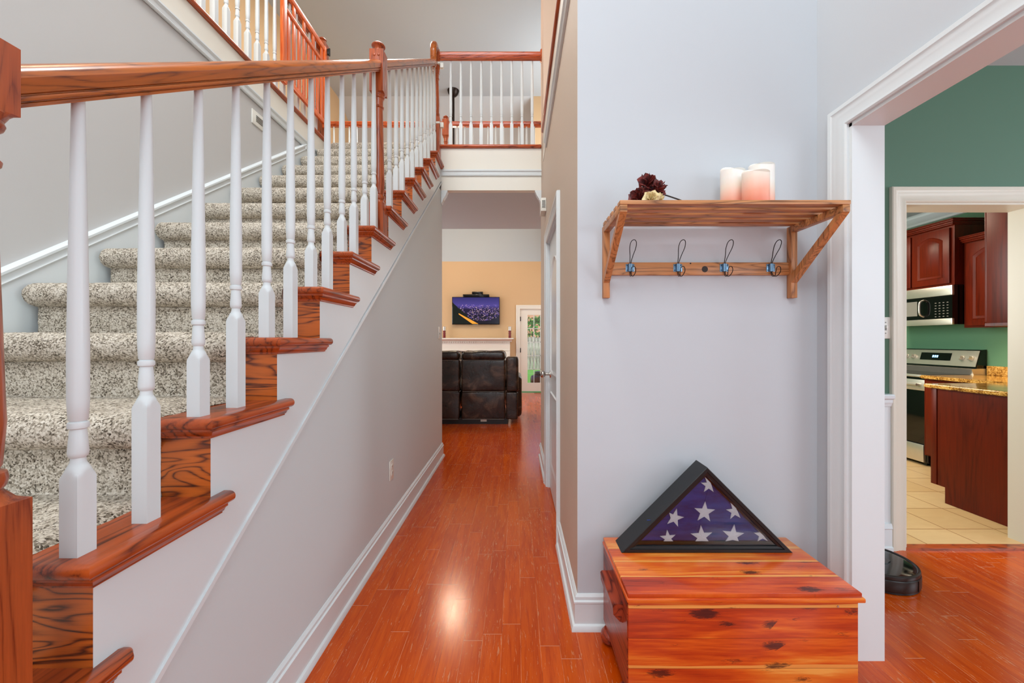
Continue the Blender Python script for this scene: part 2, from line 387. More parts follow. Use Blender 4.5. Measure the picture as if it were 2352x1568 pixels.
def pbox(name, m, parent, *boxes, bev=0, seg=2, label=None):
    bm = bmesh.new()
    for b in boxes: box(bm, *b, bev=bev, seg=seg)
    return obj(name, bm, m, parent, label=label)

# ------------------------------------------------------------------ levels of the stair
RUN = .2669
def RY(k): return .694+RUN*(k-4)
def TZ(k): return 1.175+(k-6)*(.192 if k > 6 else .1955)
XS = -.745; XW = -1.847; Z2 = 3.095; NX = -.715; XB = -.785
XR = .2475; YW = 1.6; XO = 1.2216; XO2 = 1.3385; YJ = 1.445; ZC = 5.4

# ------------------------------------------------------------------ SETTING
sbox('floor', M['floor'], (-3.3, 5.2, -1.7, 2.21, -.1, 0), (-3.3, 1.5, 2.21, 8.85, -.1, 0))
sbox('floor_kitchen', M['tile'], (1.5, 4.5, 2.21, 6.1, -.1, .002))
pt = sbox('trim_threshold', M['oakX'], (2.166, 2.92, 2.19, 2.235, .0, .012))
# walls
sbox('wall_left', M['wall_l'], (-1.967, XW, -1.6, 3.84, 0, 2.869))
sbox('wall_upper_left', M['tan'], (-3.3, -3.1, -1.7, 8.9, 0, ZC))
bm = bmesh.new()      # wall under the stair, top edge on the rake
L = lambda y: .461+.733*(y-.811)
prism(bm, [(-.5, 0), (3.966, 0), (3.966, 2.652), (3.80, L(3.80)), (.182, 0.0)], 'X', -.86, XS-.003)
struct('wall_stair_side', bm, paint('light_greige_wall_paint', (212, 219, 220)))
sbox('wall_living_front', M['wall'], (-3.1, -.8605, 3.85, 3.966, 0, 2.652), (XR+.12, 1.4, 3.85, 3.966, 0, 2.652))
# right hall wall with closet door opening
DY0, DY1, DZ = 2.308, 3.140, 1.942
sbox('wall_right', M['wall_hall'], (XR, XR+.12, YW+.12, DY0, 0, 2.9995), (XR, XR+.12, DY1, 3.966, 0, 2.9995), (XR, XR+.12, DY0, DY1, DZ, 2.9995), (XR, XR+.012, YW+.12, 3.966, 2.9995, 3.068))
sbox('wall_upper_right', M['peach'], (XR, XO2, 3.6, 3.966, 3.07, ZC))
sbox('wall_nook', M['wall_nook'], (XR+.001, XO, YW, YW+.1195, 0, ZC))
sbox('wall_nook_return', M['wall_hall'], (XR, XR+.001, YW+.0005, YW+.1195, 0, ZC))
sbox('wall_opening', M['wall_nook'], (XO, XO2, YJ, 2.2, 0, ZC), (XO, XO2, -1.6, YJ, 1.959, ZC), (XO, XO2, -1.7, -1.3, 0, 1.959), (XO, XO2, 2.32, 3.59, 0, ZC), (XO, XO2, 2.2, 2.32, 2.75, ZC), (XO, XO2, 3.59, 3.60, 0, ZC))
sbox('wall_green', M['green'], (XO2+.0005, 2.166, 2.2, 2.319, 0, 2.75), (2.92, 5.2, 2.2, 2.319, 0, 2.75), (2.166, 2.92, 2.2, 2.319, 1.935, 2.75))
sbox('wall_dining_right', M['green'], (5.2, 5.3, -1.6, 2.3, 0, 2.7))
sbox('wall_kitchen', M['kgreen'], (4.35, 4.5, 2.32, 6.1, 0, 2.5), (1.5, 4.35, 6.0, 6.15, 0, 2.5), (2.935, 4.35, 2.3195, 2.33, 0, 2.5), (1.5, 1.58, 2.32, 6.0, 0, 2.5))
sbox('wall_front', M['wall'], (-3.3, 5.2, -1.75, -1.6, 0, ZC))
# living room back wall with the patio door opening
PX0, PX1, PZ = .08, .95, 1.87
sbox('wall_back', M['tan'], (-3.1, PX0, 8.79, 8.92, 0, 2.93), (PX1, 1.5, 8.79, 8.92, 0, 2.93), (PX0, PX1, 8.79, 8.92, PZ, 2.93))
sbox('wall_back_upper', paint('pale_grey_wall_paint', (186, 194, 199)), (-3.1, 1.5, 8.79, 8.92, 2.93, 4.8))
sbox('wall_living_right', M['tan'], (1.4, 1.5, 3.966, 8.79, 0, ZC))
sbox('wall_living_bump', M['tan'], (.272, 1.4, 6.83, 7.2, 3.3, ZC))
# ceilings
sbox('ceiling', M['ceil'], (-3.3, XO2, -1.75, 6.83, ZC, ZC+.1))
bm = bmesh.new(); prism(bm, [(6.83, ZC), (9.0, ZC-.4*2.17), (9.0, ZC-.4*2.17+.1), (6.83, ZC+.1)], 'X', -3.3, 1.5)
struct('ceiling_slope', bm, M['ceil_light'])
sbox('ceiling_dining', M['ceil_light'], (XO2, 5.2, -1.6, 2.2, 2.7, 2.8))
sbox('ceiling_kitchen', M['ceil_light'], (1.5, 4.5, 2.3195, 6.1, 2.5, 2.6))
# upper floor: slab, its soffit is the hall ceiling
sbox('floor_upper', M['carpet'], (-3.1, XR, 3.95, 5.3, 3.0, Z2+.006), (-3.1, XW-.07, -1.7, 3.95, 3.0, Z2+.006), (XR, 1.4, 3.966, 5.3, 3.0, Z2+.006), (XR+.012, XO, YW+.12, 3.6, 3.0, 3.067))
sbox('ceiling_hall', M['ceil_light'], (-3.1, 1.4, 3.9665, 5.25, 2.652, 2.9995))
sbox('ceiling_side_hall', M['ceil_light'], (-3.1, -1.968, -1.6, 3.95, 2.86, 2.9995))

# casings / mouldings.  profile across the casing: (u = distance from the opening, v = projection)
CAS = [(0, .010), (.006, .014), (.012, .013), (.018, .011), (.040, .013), (.046, .016), (.056, .017), (.062, .021), (.076, .021), (.080, .016), (.080, 0), (0, 0)]
def casing(bm, plane, pos, sgn, a0, a1, ztop, w=1.0, zb=0.0):
    """door casing with mitred head. plane 'X' lies on x=pos (a along y); 'Y' lies on y=pos (a along x). sgn = outward direction"""
    def P(a, z, v): return (pos+sgn*v, a, z) if plane == 'X' else (a, pos+sgn*v, z)
    path = []
    for u, v in CAS:
        u *= w
        path.append([(a0-u, zb, v), (a0-u, ztop+u, v), (a1+u, ztop+u, v), (a1+u, zb, v)])
    vs = [[bm.verts.new(P(*q)) for q in row] for row in path]; n = len(vs)
    for i in range(n):
        for j in range(3):
            bm.faces.new((vs[i][j], vs[i][j+1], vs[(i+1) % n][j+1], vs[(i+1) % n][j]))
    bm.faces.new([r[0] for r in vs]); bm.faces.new([r[3] for r in vs])
bm = bmesh.new()
casing(bm, 'X', XO, -1, -1.3, YJ, 1.959); casing(bm, 'X', XO2, 1, -1.3, YJ, 1.959)
struct('trim_1', bm, M['white'], smooth=30)
sbox('trim_2', M['white'], (XO-.001, XO2+.001, YJ-.012, YJ, 0, 1.959), (XO-.001, XO2+.001, -1.3, YJ, 1.947, 1.959))
bm = bmesh.new(); casing(bm, 'Y', 2.2, -1, 2.166, 2.92, 1.935, w=1.05)
M['ivory'] = paint('ivory_door_trim', (222, 216, 200), .35, .02)
struct('trim_3', bm, M['ivory'], smooth=30)
sbox('trim_4', M['ivory'], (2.1655, 2.178, 2.199, 2.332, 0, 1.935), (2.908, 2.9205, 2.199, 2.332, 0, 1.935), (2.178, 2.908, 2.199, 2.332, 1.923, 1.9355))
bm = bmesh.new(); casing(bm, 'X', XR, -1, DY0, DY1, DZ, w=.95)
struct('trim_5', bm, M['white'], smooth=30)
# baseboards: profile (projection, height)
BB = [(0, 0), (.026, 0), (.026, .008), (.020, .020), (.012, .024), (.012, .105), (.016, .108), (.016, .114), (.010, .118), (.010, .130), (.003, .140), (0, .140)]
def base_run(bm, p0, p1, nrm):
    """p0,p1 on the wall face, nrm the outward direction; ends mitred with 45 degree flags in p as third value"""
    d = (Vector(p1[:2])-Vector(p0[:2])).normalized(); nv = Vector(nrm)
    A = []; B = []
    for u, z in BB:
        a = Vector(p0[:2])+nv*u-d*u*p0[2]; b = Vector(p1[:2])+nv*u+d*u*p1[2]
        A.append(bm.verts.new((a.x, a.y, z))); B.append(bm.verts.new((b.x, b.y, z)))
    n = len(BB)
    for i in range(n): bm.faces.new((A[i], A[(i+1) % n], B[(i+1) % n], B[i]))
    bm.faces.new(A[::-1]); bm.faces.new(B)
bm = bmesh.new(); base_run(bm, (XS-.003, -.4, 0), (XS-.003, 3.966, 1), (1, 0)); base_run(bm, (XS-.003, 3.966, 1), (-3.1, 3.966, 0), (0, 1)); struct('baseboard_left', bm, M['white'], smooth=30)
bm = bmesh.new(); base_run(bm, (XR, YW, 1), (XR, DY0-.076, 0), (-1, 0)); base_run(bm, (XR, DY1+.076, 0), (XR, 3.966, 1), (-1, 0)); base_run(bm, (XR, 3.966, 1), (1.4, 3.966, 0), (0, 1)); struct('baseboard_right', bm, M['white'], smooth=30)
bm = bmesh.new(); base_run(bm, (XR, YW, 1), (XO, YW, -1), (0, -1)); base_run(bm, (XO, YW, -1), (XO, YJ+.08, 0), (-1, 0)); struct('baseboard_nook', bm, M['white'], smooth=30)
bm = bmesh.new(); base_run(bm, (-3.1, 8.79, 0), (PX0-.08, 8.79, 0), (0, -1)); struct('baseboard_back', bm, M['white'], smooth=30)
# fascia of the upper floor: nosing, band moulding, corbels
bm = bmesh.new(); box(bm, XS-.0025, XR-.0005, 3.90, 3.9655, 2.652, 3.066); struct('trim_6', bm, M['cream'])
def band(bm, axis, fixed, sgn, a0, a1, z0, z1):
    h = z1-z0
    pr = [(0, z0), (.012, z0), (.016, z0+.1*h), (.012, z0+.2*h), (.014, z0+.3*h), (.014, z0+.55*h), (.020, z0+.62*h), (.024, z0+.72*h), (.018, z0+.8*h), (.018, z1-.06*h), (.010, z1), (0, z1)]
    if axis == 'X': prism(bm, [(fixed+sgn*u, z) for u, z in pr], 'X', a0, a1)
    else: prism(bm, [(fixed+sgn*u, z) for u, z in pr], 'Y', a0, a1)
bm = bmesh.new(); band(bm, 'X', 3.90, -1, XS, XR, 2.79, 2.855); struct('trim_7', bm, M['white'], smooth=30)
bm = bmesh.new(); box(bm, XW-.07, XW+.004, -1.6, 3.966, 2.87, 3.066); struct('trim_8', bm, M['cream'])
bm = bmesh.new(); band(bm, 'Y', XW+.004, 1, -1.6, 3.9, 2.845, 2.91); struct('trim_9', bm, M['white'], smooth=30)
bm = bmesh.new(); band(bm, 'Y', XR, -1, YW, 3.22, 2.74, 2.80); struct('trim_10', bm, M['white'], smooth=30)
sbox('trim_20', M['cream'], (XR-.003, XR-.0002, YW+.0005, 3.6, 2.80, 3.055))
for i, (x0, s) in enumerate(((XS, 1), (XR, -1))):
    bm = bmesh.new()
    pr = [(0, 2.652), (.062, 2.652), (.062, 2.640), (.055, 2.632), (.048, 2.610), (.030, 2.580), (.022, 2.570), (.022, 2.560), (.016, 2.556), (.010, 2.535), (.004, 2.53), (0, 2.52)]
    prism(bm, [(x0+s*u, z) for u, z in pr], 'Y', 3.90, 3.966)
    struct('trim_%d' % (11 if i == 0 else 21), bm, M['white'], smooth=30)
def nosing(bm, x0, x1, y0, y1, z0=Z2-.027, z1=Z2, bev=.012): box(bm, x0, x1, y0, y1, z0, z1, bev=bev, seg=4)
bm = bmesh.new(); nosing(bm, XS-.1, XR-.0005, 3.868, 3.97); struct('trim_12', bm, M['railX'], smooth=30)
bm = bmesh.new(); nosing(bm, XW-.09, XW+.03, -1.6, 3.95); struct('trim_13', bm, M['oakY'], smooth=30)
bm = bmesh.new(); nosing(bm, XR-.022, XR+.10, YW+.13, 3.6, Z2-.04); struct('trim_14', bm, M['oakY'], smooth=30)
# wainscot on the green wall
def wains(x0, x1):
    bm = bmesh.new()
    box(bm, x0, x1, 2.192, 2.2, .12, .81)
    prism(bm, [(2.2, .795), (2.186, .80), (2.184, .812), (2.178, .822), (2.178, .838), (2.166, .846), (2.164, .860), (2.170, .868), (2.2, .870)], 'X', x0, x1)
    prism(bm, [(2.2, 0), (2.174, 0), (2.174, .02), (2.182, .026), (2.182, .118), (2.178, .124), (2.184, .150), (2.2, .152)], 'X', x0, x1)
    for a, b in ((.22, .225), (.715, .72)):
        box(bm, x0+.08, x1-.115, 2.184, 2.192, a-.012, b+.012, bev=.003)
    for xx in (x0+.08, x1-.115): box(bm, xx-.01, xx+.01, 2.184, 2.192, .22, .72, bev=.003)
    return bm
struct('trim_15', wains(XO2, 2.082), M['white'], smooth=30)
struct('trim_16', wains(3.004, 5.1), M['white'], smooth=30)
# kitchen crown
bm = bmesh.new(); prism(bm, [(4.35, 2.40), (4.33, 2.405), (4.325, 2.425), (4.27, 2.47), (4.265, 2.49), (4.25, 2.50), (4.35, 2.50)], 'Y', 2.33, 6.0); struct('trim_17', bm, M['white'], smooth=30)

# closet door (two panels, arched top)
def panel_door(name, x, y0, y1, z0, z1, m, side=-1):
    o = struct(name, (lambda b: (box(b, x, x+.035, y0, y1, z0, z1), b)[1])(bmesh.new()), m, smooth=30)
    W = y1-y0
    def ring(pts, wdt, dep, nm):
        bm = bmesh.new(); c = Vector((sum(p[0] for p in pts)/len(pts), sum(p[1] for p in pts)/len(pts))); n = len(pts)
        rows = []
        for off, d in ((0, 0), (.006, dep), (wdt*.6, dep*.5), (wdt, -.004)):
            row = []
            for i, p in enumerate(pts):
                q0 = Vector(pts[i-1]); q1 = Vector(pts[(i+1) % n]); pv = Vector(p)
                t0 = (pv-q0).normalized(); t1 = (q1-pv).normalized(); nn = Vector((-(t0+t1).y, (t0+t1).x)).normalized()
                k = 1/max(.5, nn.dot(Vector((-t0.y, t0.x))))
                q = pv+nn*off*k; row.append(bm.verts.new((x-d, q.x, q.y)))
            rows.append(row)
        for a, b in zip(rows, rows[1:]):
            for i in range(n): bm.faces.new((a[i], a[(i+1) % n], b[(i+1) % n], b[i]))
        bm.faces.new(rows[-1]); return obj(nm, bm, m, o)
    a, b = y0+.12, y1-.12
    ring([(a, .22), (b, .22), (b, .78), (a, .78)], .03, .009, 'door_panel')
    arch = [(b+(a-b)*t, 1.62+.13*math.sin(PI*t)) for t in [i/14 for i in range(15)]]
    ring([(a, .92), (b, .92)]+arch, .03, .009, 'door_panel')
    return o
d1 = panel_door('door_1', XR+.018, DY0+.015, DY1-.015, .012, DZ-.014, M['white'])
sbox('trim_18', M['white'], (XR+.0005, XR+.1195, DY0, DY0+.012, 0, DZ), (XR+.0005, XR+.1195, DY1-.012, DY1, 0, DZ), (XR+.0005, XR+.1195, DY0, DY1, DZ-.012, DZ))
bm = bmesh.new(); kz, ky = .905, DY1-.08
cyl(bm, (XR+.018, ky, kz), (XR+.010, ky, kz), .030, .028, 24); cyl(bm, (XR+.012, ky, kz), (XR-.022, ky, kz), .011, .011)
prev = None; rs = []
for i in range(13):
    t = i/12; rr = .0125+.0155*math.sin(PI*min(1, t*1.02))**.6 if 0 < t < 1 else .010
    rs.append([(XR-.022-.042*t, ky+rr*math.cos(q), kz+rr*math.sin(q)) for q in [2*PI*j/20 for j in range(20)]])
rings(bm, rs); obj('door_handle', bm, M['nickel'], d1)
for z in (1.70, .93, .20):
    bm = bmesh.new(); cyl(bm, (XR+.010, DY0+.013, z-.045), (XR+.010, DY0+.013, z+.045), .007, seg=10); box(bm, XR+.012, XR+.019, DY0+.006, DY0+.034, z-.045, z+.045)
    obj('hinge', bm, M['nickel'], d1)

# patio door with glass and grid
def patio():
    o = sbox('door_2', M['cream'], (PX0, PX0+.17, 8.82, 8.86, .03, PZ), (PX1-.12, PX1, 8.82, 8.86, .03, PZ), (PX0+.17, PX1-.12, 8.82, 8.86, .03, .22), (PX0+.17, PX1-.12, 8.82, 8.86, 1.74, PZ))
    pbox('glass_pane', M['glass'], o, (PX0+.17, PX1-.12, 8.838, 8.842, .22, 1.74))
    bm = bmesh.new()
    x0, x1 = PX0+.17, PX1-.12
    for i in range(1, 4): box(bm, x0+(x1-x0)*i/4-.007, x0+(x1-x0)*i/4+.007, 8.828, 8.852, .22, 1.74)
    for i in range(1, 5): box(bm, x0, x1, 8.828, 8.852, .22+1.52*i/5-.007, .22+1.52*i/5+.007)
    obj('glazing_bars', bm, M['white'], o)
    for z in (.25, .95, 1.65): pbox('hinge', M['bronze'], o, (PX0-.004, PX0+.02, 8.80, 8.825, z-.05, z+.05))
patio()
bm = bmesh.new(); casing(bm, 'Y', 8.79, -1, PX0, PX1, PZ, w=1.1); struct('trim_19', bm, M['cream'], smooth=30)

# ------------------------------------------------------------------ STAIRCASE
st = thing('staircase', 'long open staircase with oak treads and risers, white stringer and flecked carpet runner', 'staircase', (-1.3, RY(1), 0))
bm = bmesh.new()      # stringer: sawtooth above, rake below
pts = [(.19, .012)]
for k in range(2, 16):
    if k == 2: pts.append((.19, TZ(2)-.03) if RY(2) < .19 else (RY(2), TZ(1)))
top = []
for k in range(4, 17):
    top.append((RY(k), TZ(k-1)-.026 if k > 4 else TZ(3)-.026)); top.append((RY(k), (TZ(k) if k < 16 else Z2)-.026))
poly = [(.19, .012), (.19, TZ(2)-.026), (RY(3), TZ(2)-.026), (RY(3), TZ(3)-.026)]+top+[(3.90, L(3.90)+.02)]
prism(bm, poly, 'X', XS-.02, XS)
obj('stringer', bm, M['white'], st)
bm = bmesh.new()      # bead along the rake
prism(bm, [(.19, L(.19)-.006), (3.90, L(3.90)-.006), (3.90, L(3.90)+.010), (.19, L(.19)+.010)], 'X', XS-.004, XS+.006)
obj('rake_bead', bm, M['white'], st)
def tread(k):
    y0 = RY(k)-.034; y1 = RY(k+1); z1 = TZ(k); z0 = z1-.027; n = 8; h = .0135; xl = -1.79; xr = NX
    arc = [(-h*math.sin(PI*i/n), h*math.cos(PI*i/n)) for i in range(n+1)]   # bullnose from top to bottom
    A = [(xl, y0+h+dy, z1-h+dz) for dy, dz in arc]+[(xl, y1, z0), (xl, y1, z1)]
    bm = bmesh.new(); rings(bm, [A, [(XS, p[1], p[2]) for p in A]])
    yb = y0+.034
    W0 = [(XS, y0+h+dy, z1-h+dz) for dy, dz in arc]+[(XS, yb, z0), (XS, yb, z1)]
    W1 = [(xr-(h+dy), y0+h+dy, z1-h+dz) for dy, dz in arc]+[(XS+.0004, yb, z0), (XS+.0004, yb, z1)]
    R1 = [(xr-(h+dy), y1+.043, z1-h+dz) for dy, dz in arc]+[(XS+.0004, y1+.043, z0), (XS+.0004, y1+.043, z1)]
    R2 = [(XS+(p[0]-XS)*.6, y1+.054, z1-h+(p[2]-z1+h)*.65) for p in R1]
    rings(bm, [W0, W1, R1, R2])
    o = obj('tread', bm, M['oakY'], st)
    bm = bmesh.new()      # cove moulding under front and return
    cv = [(0, 0), (.020, 0), (.020, -.006), (.014, -.010), (.010, -.018), (.006, -.020), (.006, -.024), (0, -.026)]
    pa = []; pb = []; pc = []
    for u, dz in cv:
        pa.append((-.88, RY(k)-u, z0+dz)); pb.append((XS+u, RY(k)-u, z0+dz)); pc.append((XS+u, y1+.030, z0+dz))
    rings(bm, [pa, pb, pc]); obj('cove_molding', bm, M['oakY'], o)
for k in range(1, 16): tread(k)
for k in range(2, 17):
    top = (TZ(k) if k < 16 else Z2)-.027
    pbox('riser', M['riser'], st, (-1.79, XS-.0006, RY(k)-.0004, RY(k)+.018, TZ(k-1), top))
pbox('riser', M['riser'], st, (-1.79, XS-.0006, RY(1), RY(1)+.018, 0, TZ(1)-.027))
# skirt board on the left wall with cap moulding
def SK(y): return 1.417+.7215*(y-1.409)
bm = bmesh.new(); prism(bm, [(RY(1)-.1, 0), (3.9, 2.50), (3.9, 2.87), (3.44, SK(3.44)-.01), (RY(1)-.1, SK(RY(1)-.1)-.01)], 'X', XW, XW+.014); obj('skirt_board', bm, M['white'], st)
bm = bmesh.new()
capp = [(0, -.055), (.016, -.055), (.020, -.046), (.016, -.038), (.017, -.020), (.024, -.012), (.024, -.002), (.016, .006), (0, .008)]
rings(bm, [[(XW+u, y, SK(y)+z) for u, z in capp] for y in (RY(1)-.1, 3.43)])
rings(bm, [[(XW+u, 3.43+z+.0, zz) for u, z in capp] for zz in (SK(3.43)-.05, 2.86)])
obj('skirt_cap', bm, M['white'], st)
# carpet runner
def carpet():
    path = []
    for k in range(1, 17):
        r = RY(k); t = TZ(k) if k < 16 else Z2; tb = TZ(k-1) if k > 1 else 0
        path.append((r-.014, tb+.016, 0)); path.append((r-.013, t-.085, 0)); path.append((r-.013, t-.075, 0))
        cy, cz, rad = r-.016, t-.030, .045
        for i in range(11):
            a = math.radians(-95+ -(185-95)*0 - i*17.5)   # sweep from underneath round the front to the top
            a = math.radians(-85-i*18.5)
            path.append((cy+rad*math.cos(a), cz+rad*math.sin(a), 1))
        ny = RY(k+1)-.016 if k < 16 else 4.15
        path.append((r+.03, t+.014, 1)); path.append((ny, t+.014, 1)) if k < 16 else path.append((4.0, t+.014, 1))
    # resample
    ds = .0065; pts = []
    for (y0, z0, a0), (y1, z1, a1) in zip(path, path[1:]):
        d = math.hypot(y1-y0, z1-z0); n = max(1, round(d/ds))
        for i in range(n): t = i/n; pts.append((y0+(y1-y0)*t, z0+(z1-z0)*t, a0+(a1-a0)*t))
    nx = 110; bm = bmesh.new(); rows = []
    N = len(pts)
    for i, (y, z, a) in enumerate(pts):
        q0 = pts[max(0, i-1)]; q1 = pts[min(N-1, i+1)]; d = Vector((q1[0]-q0[0], q1[1]-q0[1])).normalized(); nn = Vector((-d.y, d.x))
        xl = -1.812-.004*a; xr = -.866+.006*a; row = []
        for j in range(nx+1):
            u = j/nx; x = xl+(xr-xl)*u
            e = min(x-xl, xr-x); ed = -.012*(1-min(1, e/.02))**2
            p = Vector((x*55, y*55, z*55)); w_ = noise.noise(p)*.0016+noise.noise(p*3.1)*.0014+noise.noise(Vector((x*4, y*3, z*3)))*.004*a
            o_ = ed+w_; row.append(bm.verts.new((x+noise.noise(p*1.7)*.002, y+nn.x*o_, z+nn.y*o_)))
        rows.append(row)
    for a_, b_ in zip(rows, rows[1:]):
        for j in range(nx): bm.faces.new((a_[j], a_[j+1], b_[j+1], b_[j]))
    for j, s in ((0, 1), (nx, -1)):    # bound edges turned down to the wood
        ex = [bm.verts.new((r[j].co.x+s*.001, r[j].co.y, r[j].co.z)) for r in rows]
        base = []
        for i, (y, z, a) in enumerate(pts):
            q0 = pts[max(0, i-1)]; q1 = pts[min(N-1, i+1)]; d = Vector((q1[0]-q0[0], q1[1]-q0[1])).normalized(); nn = Vector((-d.y, d.x))
            base.append(bm.verts.new((rows[i][j].co.x+s*.004, rows[i][j].co.y-nn.x*.018, rows[i][j].co.z-nn.y*.018)))
        for v in ex: bm.verts.remove(v)
        for i in range(N-1): bm.faces.new((rows[i][j], rows[i+1][j], base[i+1], base[i]))
    for f in bm.faces: f.smooth = True
    o = obj('carpet_runner', bm, M['carpet'], st, smooth=0); return o
carpet()

# ------------------------------------------------------------------ RAILINGS
def ltop(r): return [(-.03, r, 0)]
def bal_profile(b, Ltot):
    sq = .016
    p = [(0, sq, 1), (b-.006, sq, 1), (b-.001, sq, 1, .0212), (b+.004, sq, 1, .0188), (b+.009, sq, 1, .0166), (b+.014, .0148, 0), (b+.019, .0122, 0), (b+.022, .0108, 0), (b+.030, .0100, 0), (b+.033, .0128, 0), (b+.040, .0140, 0), (b+.060, .0126, 0), (b+.078, .0112, 0),
         (b+.081, .0105, 0), (b+.083, .0138, 0), (b+.088, .0145, 0), (b+.093, .0138, 0), (b+.095, .0108, 0), (b+.098, .0130, 0), (b+.13, .0146, 0), (b+.22, .0148, 0), (b+.38, .0128, 0), (Ltot, .0088, 0)]
    return p
def bal_mesh(b, Ltot):
    bm = bmesh.new(); loft(bm, 0, 0, bal_profile(b, Ltot), 24); return bm
def place_bal(proto, loc, parent):
    o = proto.copy(); C.objects.link(o); o.location = loc; o.parent = parent; o.matrix_parent_inverse = world(parent).inverted(); return o
RAILP = [(0, .068), (.012, .067), (.022, .062), (.029, .054), (.031, .047), (.029, .042), (.0265, .032), (.025, .0225), (.019, .020), (.019, .0185), (.0255, .0175), (.0265, .014), (.0255, .0105), (.018, .009), (.018, .0075), (.021, .006), (.021, 0)]
RP = [(-a, b) for a, b in RAILP[::-1]]+RAILP[1:]
def RB(y): return 1.518+.7185*(y-.60)
sr = thing('stair_railing', 'oak handrail with turned newel posts and white tapered balusters climbing beside the stairs', 'stair railing', (XB, .565, TZ(3)))
bm = bmesh.new()
rings(bm, [[(XB+x, y, RB(y)+z) for x, z in RP] for y in (.585, 2.215)]); obj('handrail', bm, M['rail'], sr)
bm = bmesh.new()
rings(bm, [[(XB+x, y, RB(y)+z) for x, z in RP] for y in (2.27, 3.64, 3.70)])
# gooseneck rising to the level rail
gp = spline([(3.685, RB(3.685)+.03), (3.735, RB(3.685)+.07), (3.745, RB(3.685)+.16), (3.745, 3.93), (3.765, 3.985), (3.83, 3.99)], 6)
rs = []
for i, p in enumerate(gp):
    q0 = gp[max(0, i-1)]; q1 = gp[min(len(gp)-1, i+1)]; d = (Vector(q1)-Vector(q0)).normalized(); nn = Vector((-d.y, d.x))
    rs.append([(XB+x, p[0]+nn.x*(z-.034), p[1]+nn.y*(z-.034)) for x, z in RP])
rings(bm, rs); obj('handrail', bm, M['rail'], sr)
def newel(name, x, y, prof, parent, plugs=()):
    bm = bmesh.new(); loft(bm, x, y, prof, 32); o = obj(name, bm, M['oakZ'], parent, smooth=32)
    for (px, py, pz, n_) in plugs:
        b2 = bmesh.new(); v = Vector(n_); c = Vector((px, py, pz)); rs = []
        a = v.orthogonal().normalized(); b_ = v.cross(a)
        for t in (0, .5, .85, 1): rs.append([tuple(c+v*.005*t+(a*math.cos(q)+b_*math.sin(q))*.0075*math.sqrt(max(.01, 1-t*t*.98))) for q in [2*PI*j/14 for j in range(14)]])
        rings(b2, rs); obj('wood_plug', b2, M['bronze'] if n_[0] or pz < 2.4 else M['oakZ'], o)
    return o
def cap_prof(z, s=1.0):
    return [(z, .030*s, 0), (z+.006, .031*s, 0), (z+.008, .026*s, 0), (z+.022, .022*s, 0), (z+.028, .026*s, 0), (z+.033, .036*s, 0), (z+.037, .038*s, 0), (z+.041, .036*s, 0), (z+.05, .026*s, 0), (z+.056, .012*s, 0), (z+.060, .008*s, 0), (z+.066, .007*s, 0), (z+.069, .002*s, 0)]
def turned(z0, z1, r=.032):
    """turned shaft between two square blocks, from block top z0 to the block bottom z1"""
    return [(z0+.006, .036, .45), (z0+.020, .030, 0), (z0+.026, .034, 0), (z0+.036, .036, 0), (z0+.046, .034, 0), (z0+.050, .027, 0), (z0+.056, .030, 0), (z0+.12, r+.002, 0), (z0+.25*(z1-z0), r+.001, 0), (z1-.085, .024, 0), (z1-.080, .029, 0), (z1-.074, .030, 0), (z1-.068, .025, 0), (z1-.045, .026, 0), (z1-.030, .027, 0), (z1-.026, .031, 0), (z1-.020, .033, 0), (z1-.014, .031, 0), (z1-.010, .033, 0), (z1-.004, .036, 0)]
pf = [(TZ(3), .041, 1), (.925, .041, 1)]+turned(.925, 1.503)+[(1.503, .033, 1), (1.606, .033, 1)]+cap_prof(1.607, .55)
newel('newel_post', XB, .565, pf, sr)
zb = TZ(9)+.19
pm = [(TZ(9)-.03, .039, 1), (zb, .039, 1)]+turned(zb, 2.565)+[(2.565, .038, 1), (2.800, .038, 1)]+cap_prof(2.801)
newel('newel_post', XB, 2.243, pm, sr, [(XB-.010, 2.205, 2.765, (0, -1, 0)), (XB+.014, 2.205, 2.765, (0, -1, 0)), (XB, 2.204, 1.90, (0, -1, 0)), (XB, 2.204, 1.80, (0, -1, 0))])
pt_ = [(2.905, .039, 1), (3.34, .039, 1)]+turned(3.34, 3.80)+[(3.80, .034, 0), (3.82, .036, 0), (3.925, .036, 0), (3.997, .036, 0), (4.01, .034, 0), (4.02, .02, 0)]
newel('newel_post', XB, 3.86, pt_, sr)
# ties of the baby gate strapped round the top newel
def bal_first(b, Ltot, loc, parent):
    o = obj('baluster', bal_mesh(b, Ltot), M['white']); o.location = loc
    o.parent = parent; o.matrix_parent_inverse = world(parent).inverted(); return o
pa = pb_ = None
for k in range(4, 16):
    for dy, which in ((.012, 0), (.142, 1)):
        if k == 10 and which == 0: continue
        y = RY(k)+dy; z = TZ(k)
        if which == 0:
            if pa is None: pa = bal_first(.142, .818, (XB, y, z), sr)
            else: place_bal(pa, (XB, y, z), sr)
        else:
            if pb_ is None: pb_ = bal_first(.245, .908, (XB, y, z), sr)
            else: place_bal(pb_, (XB, y, z), sr)
def level_rail(bm, axis, fixed, a0, a1, z0):
    if axis == 'X': rings(bm, [[(a, fixed+x, z0+z) for x, z in RP] for a in (a0, a1)])
    else: rings(bm, [[(fixed+x, a, z0+z) for x, z in RP] for a in (a0, a1)])
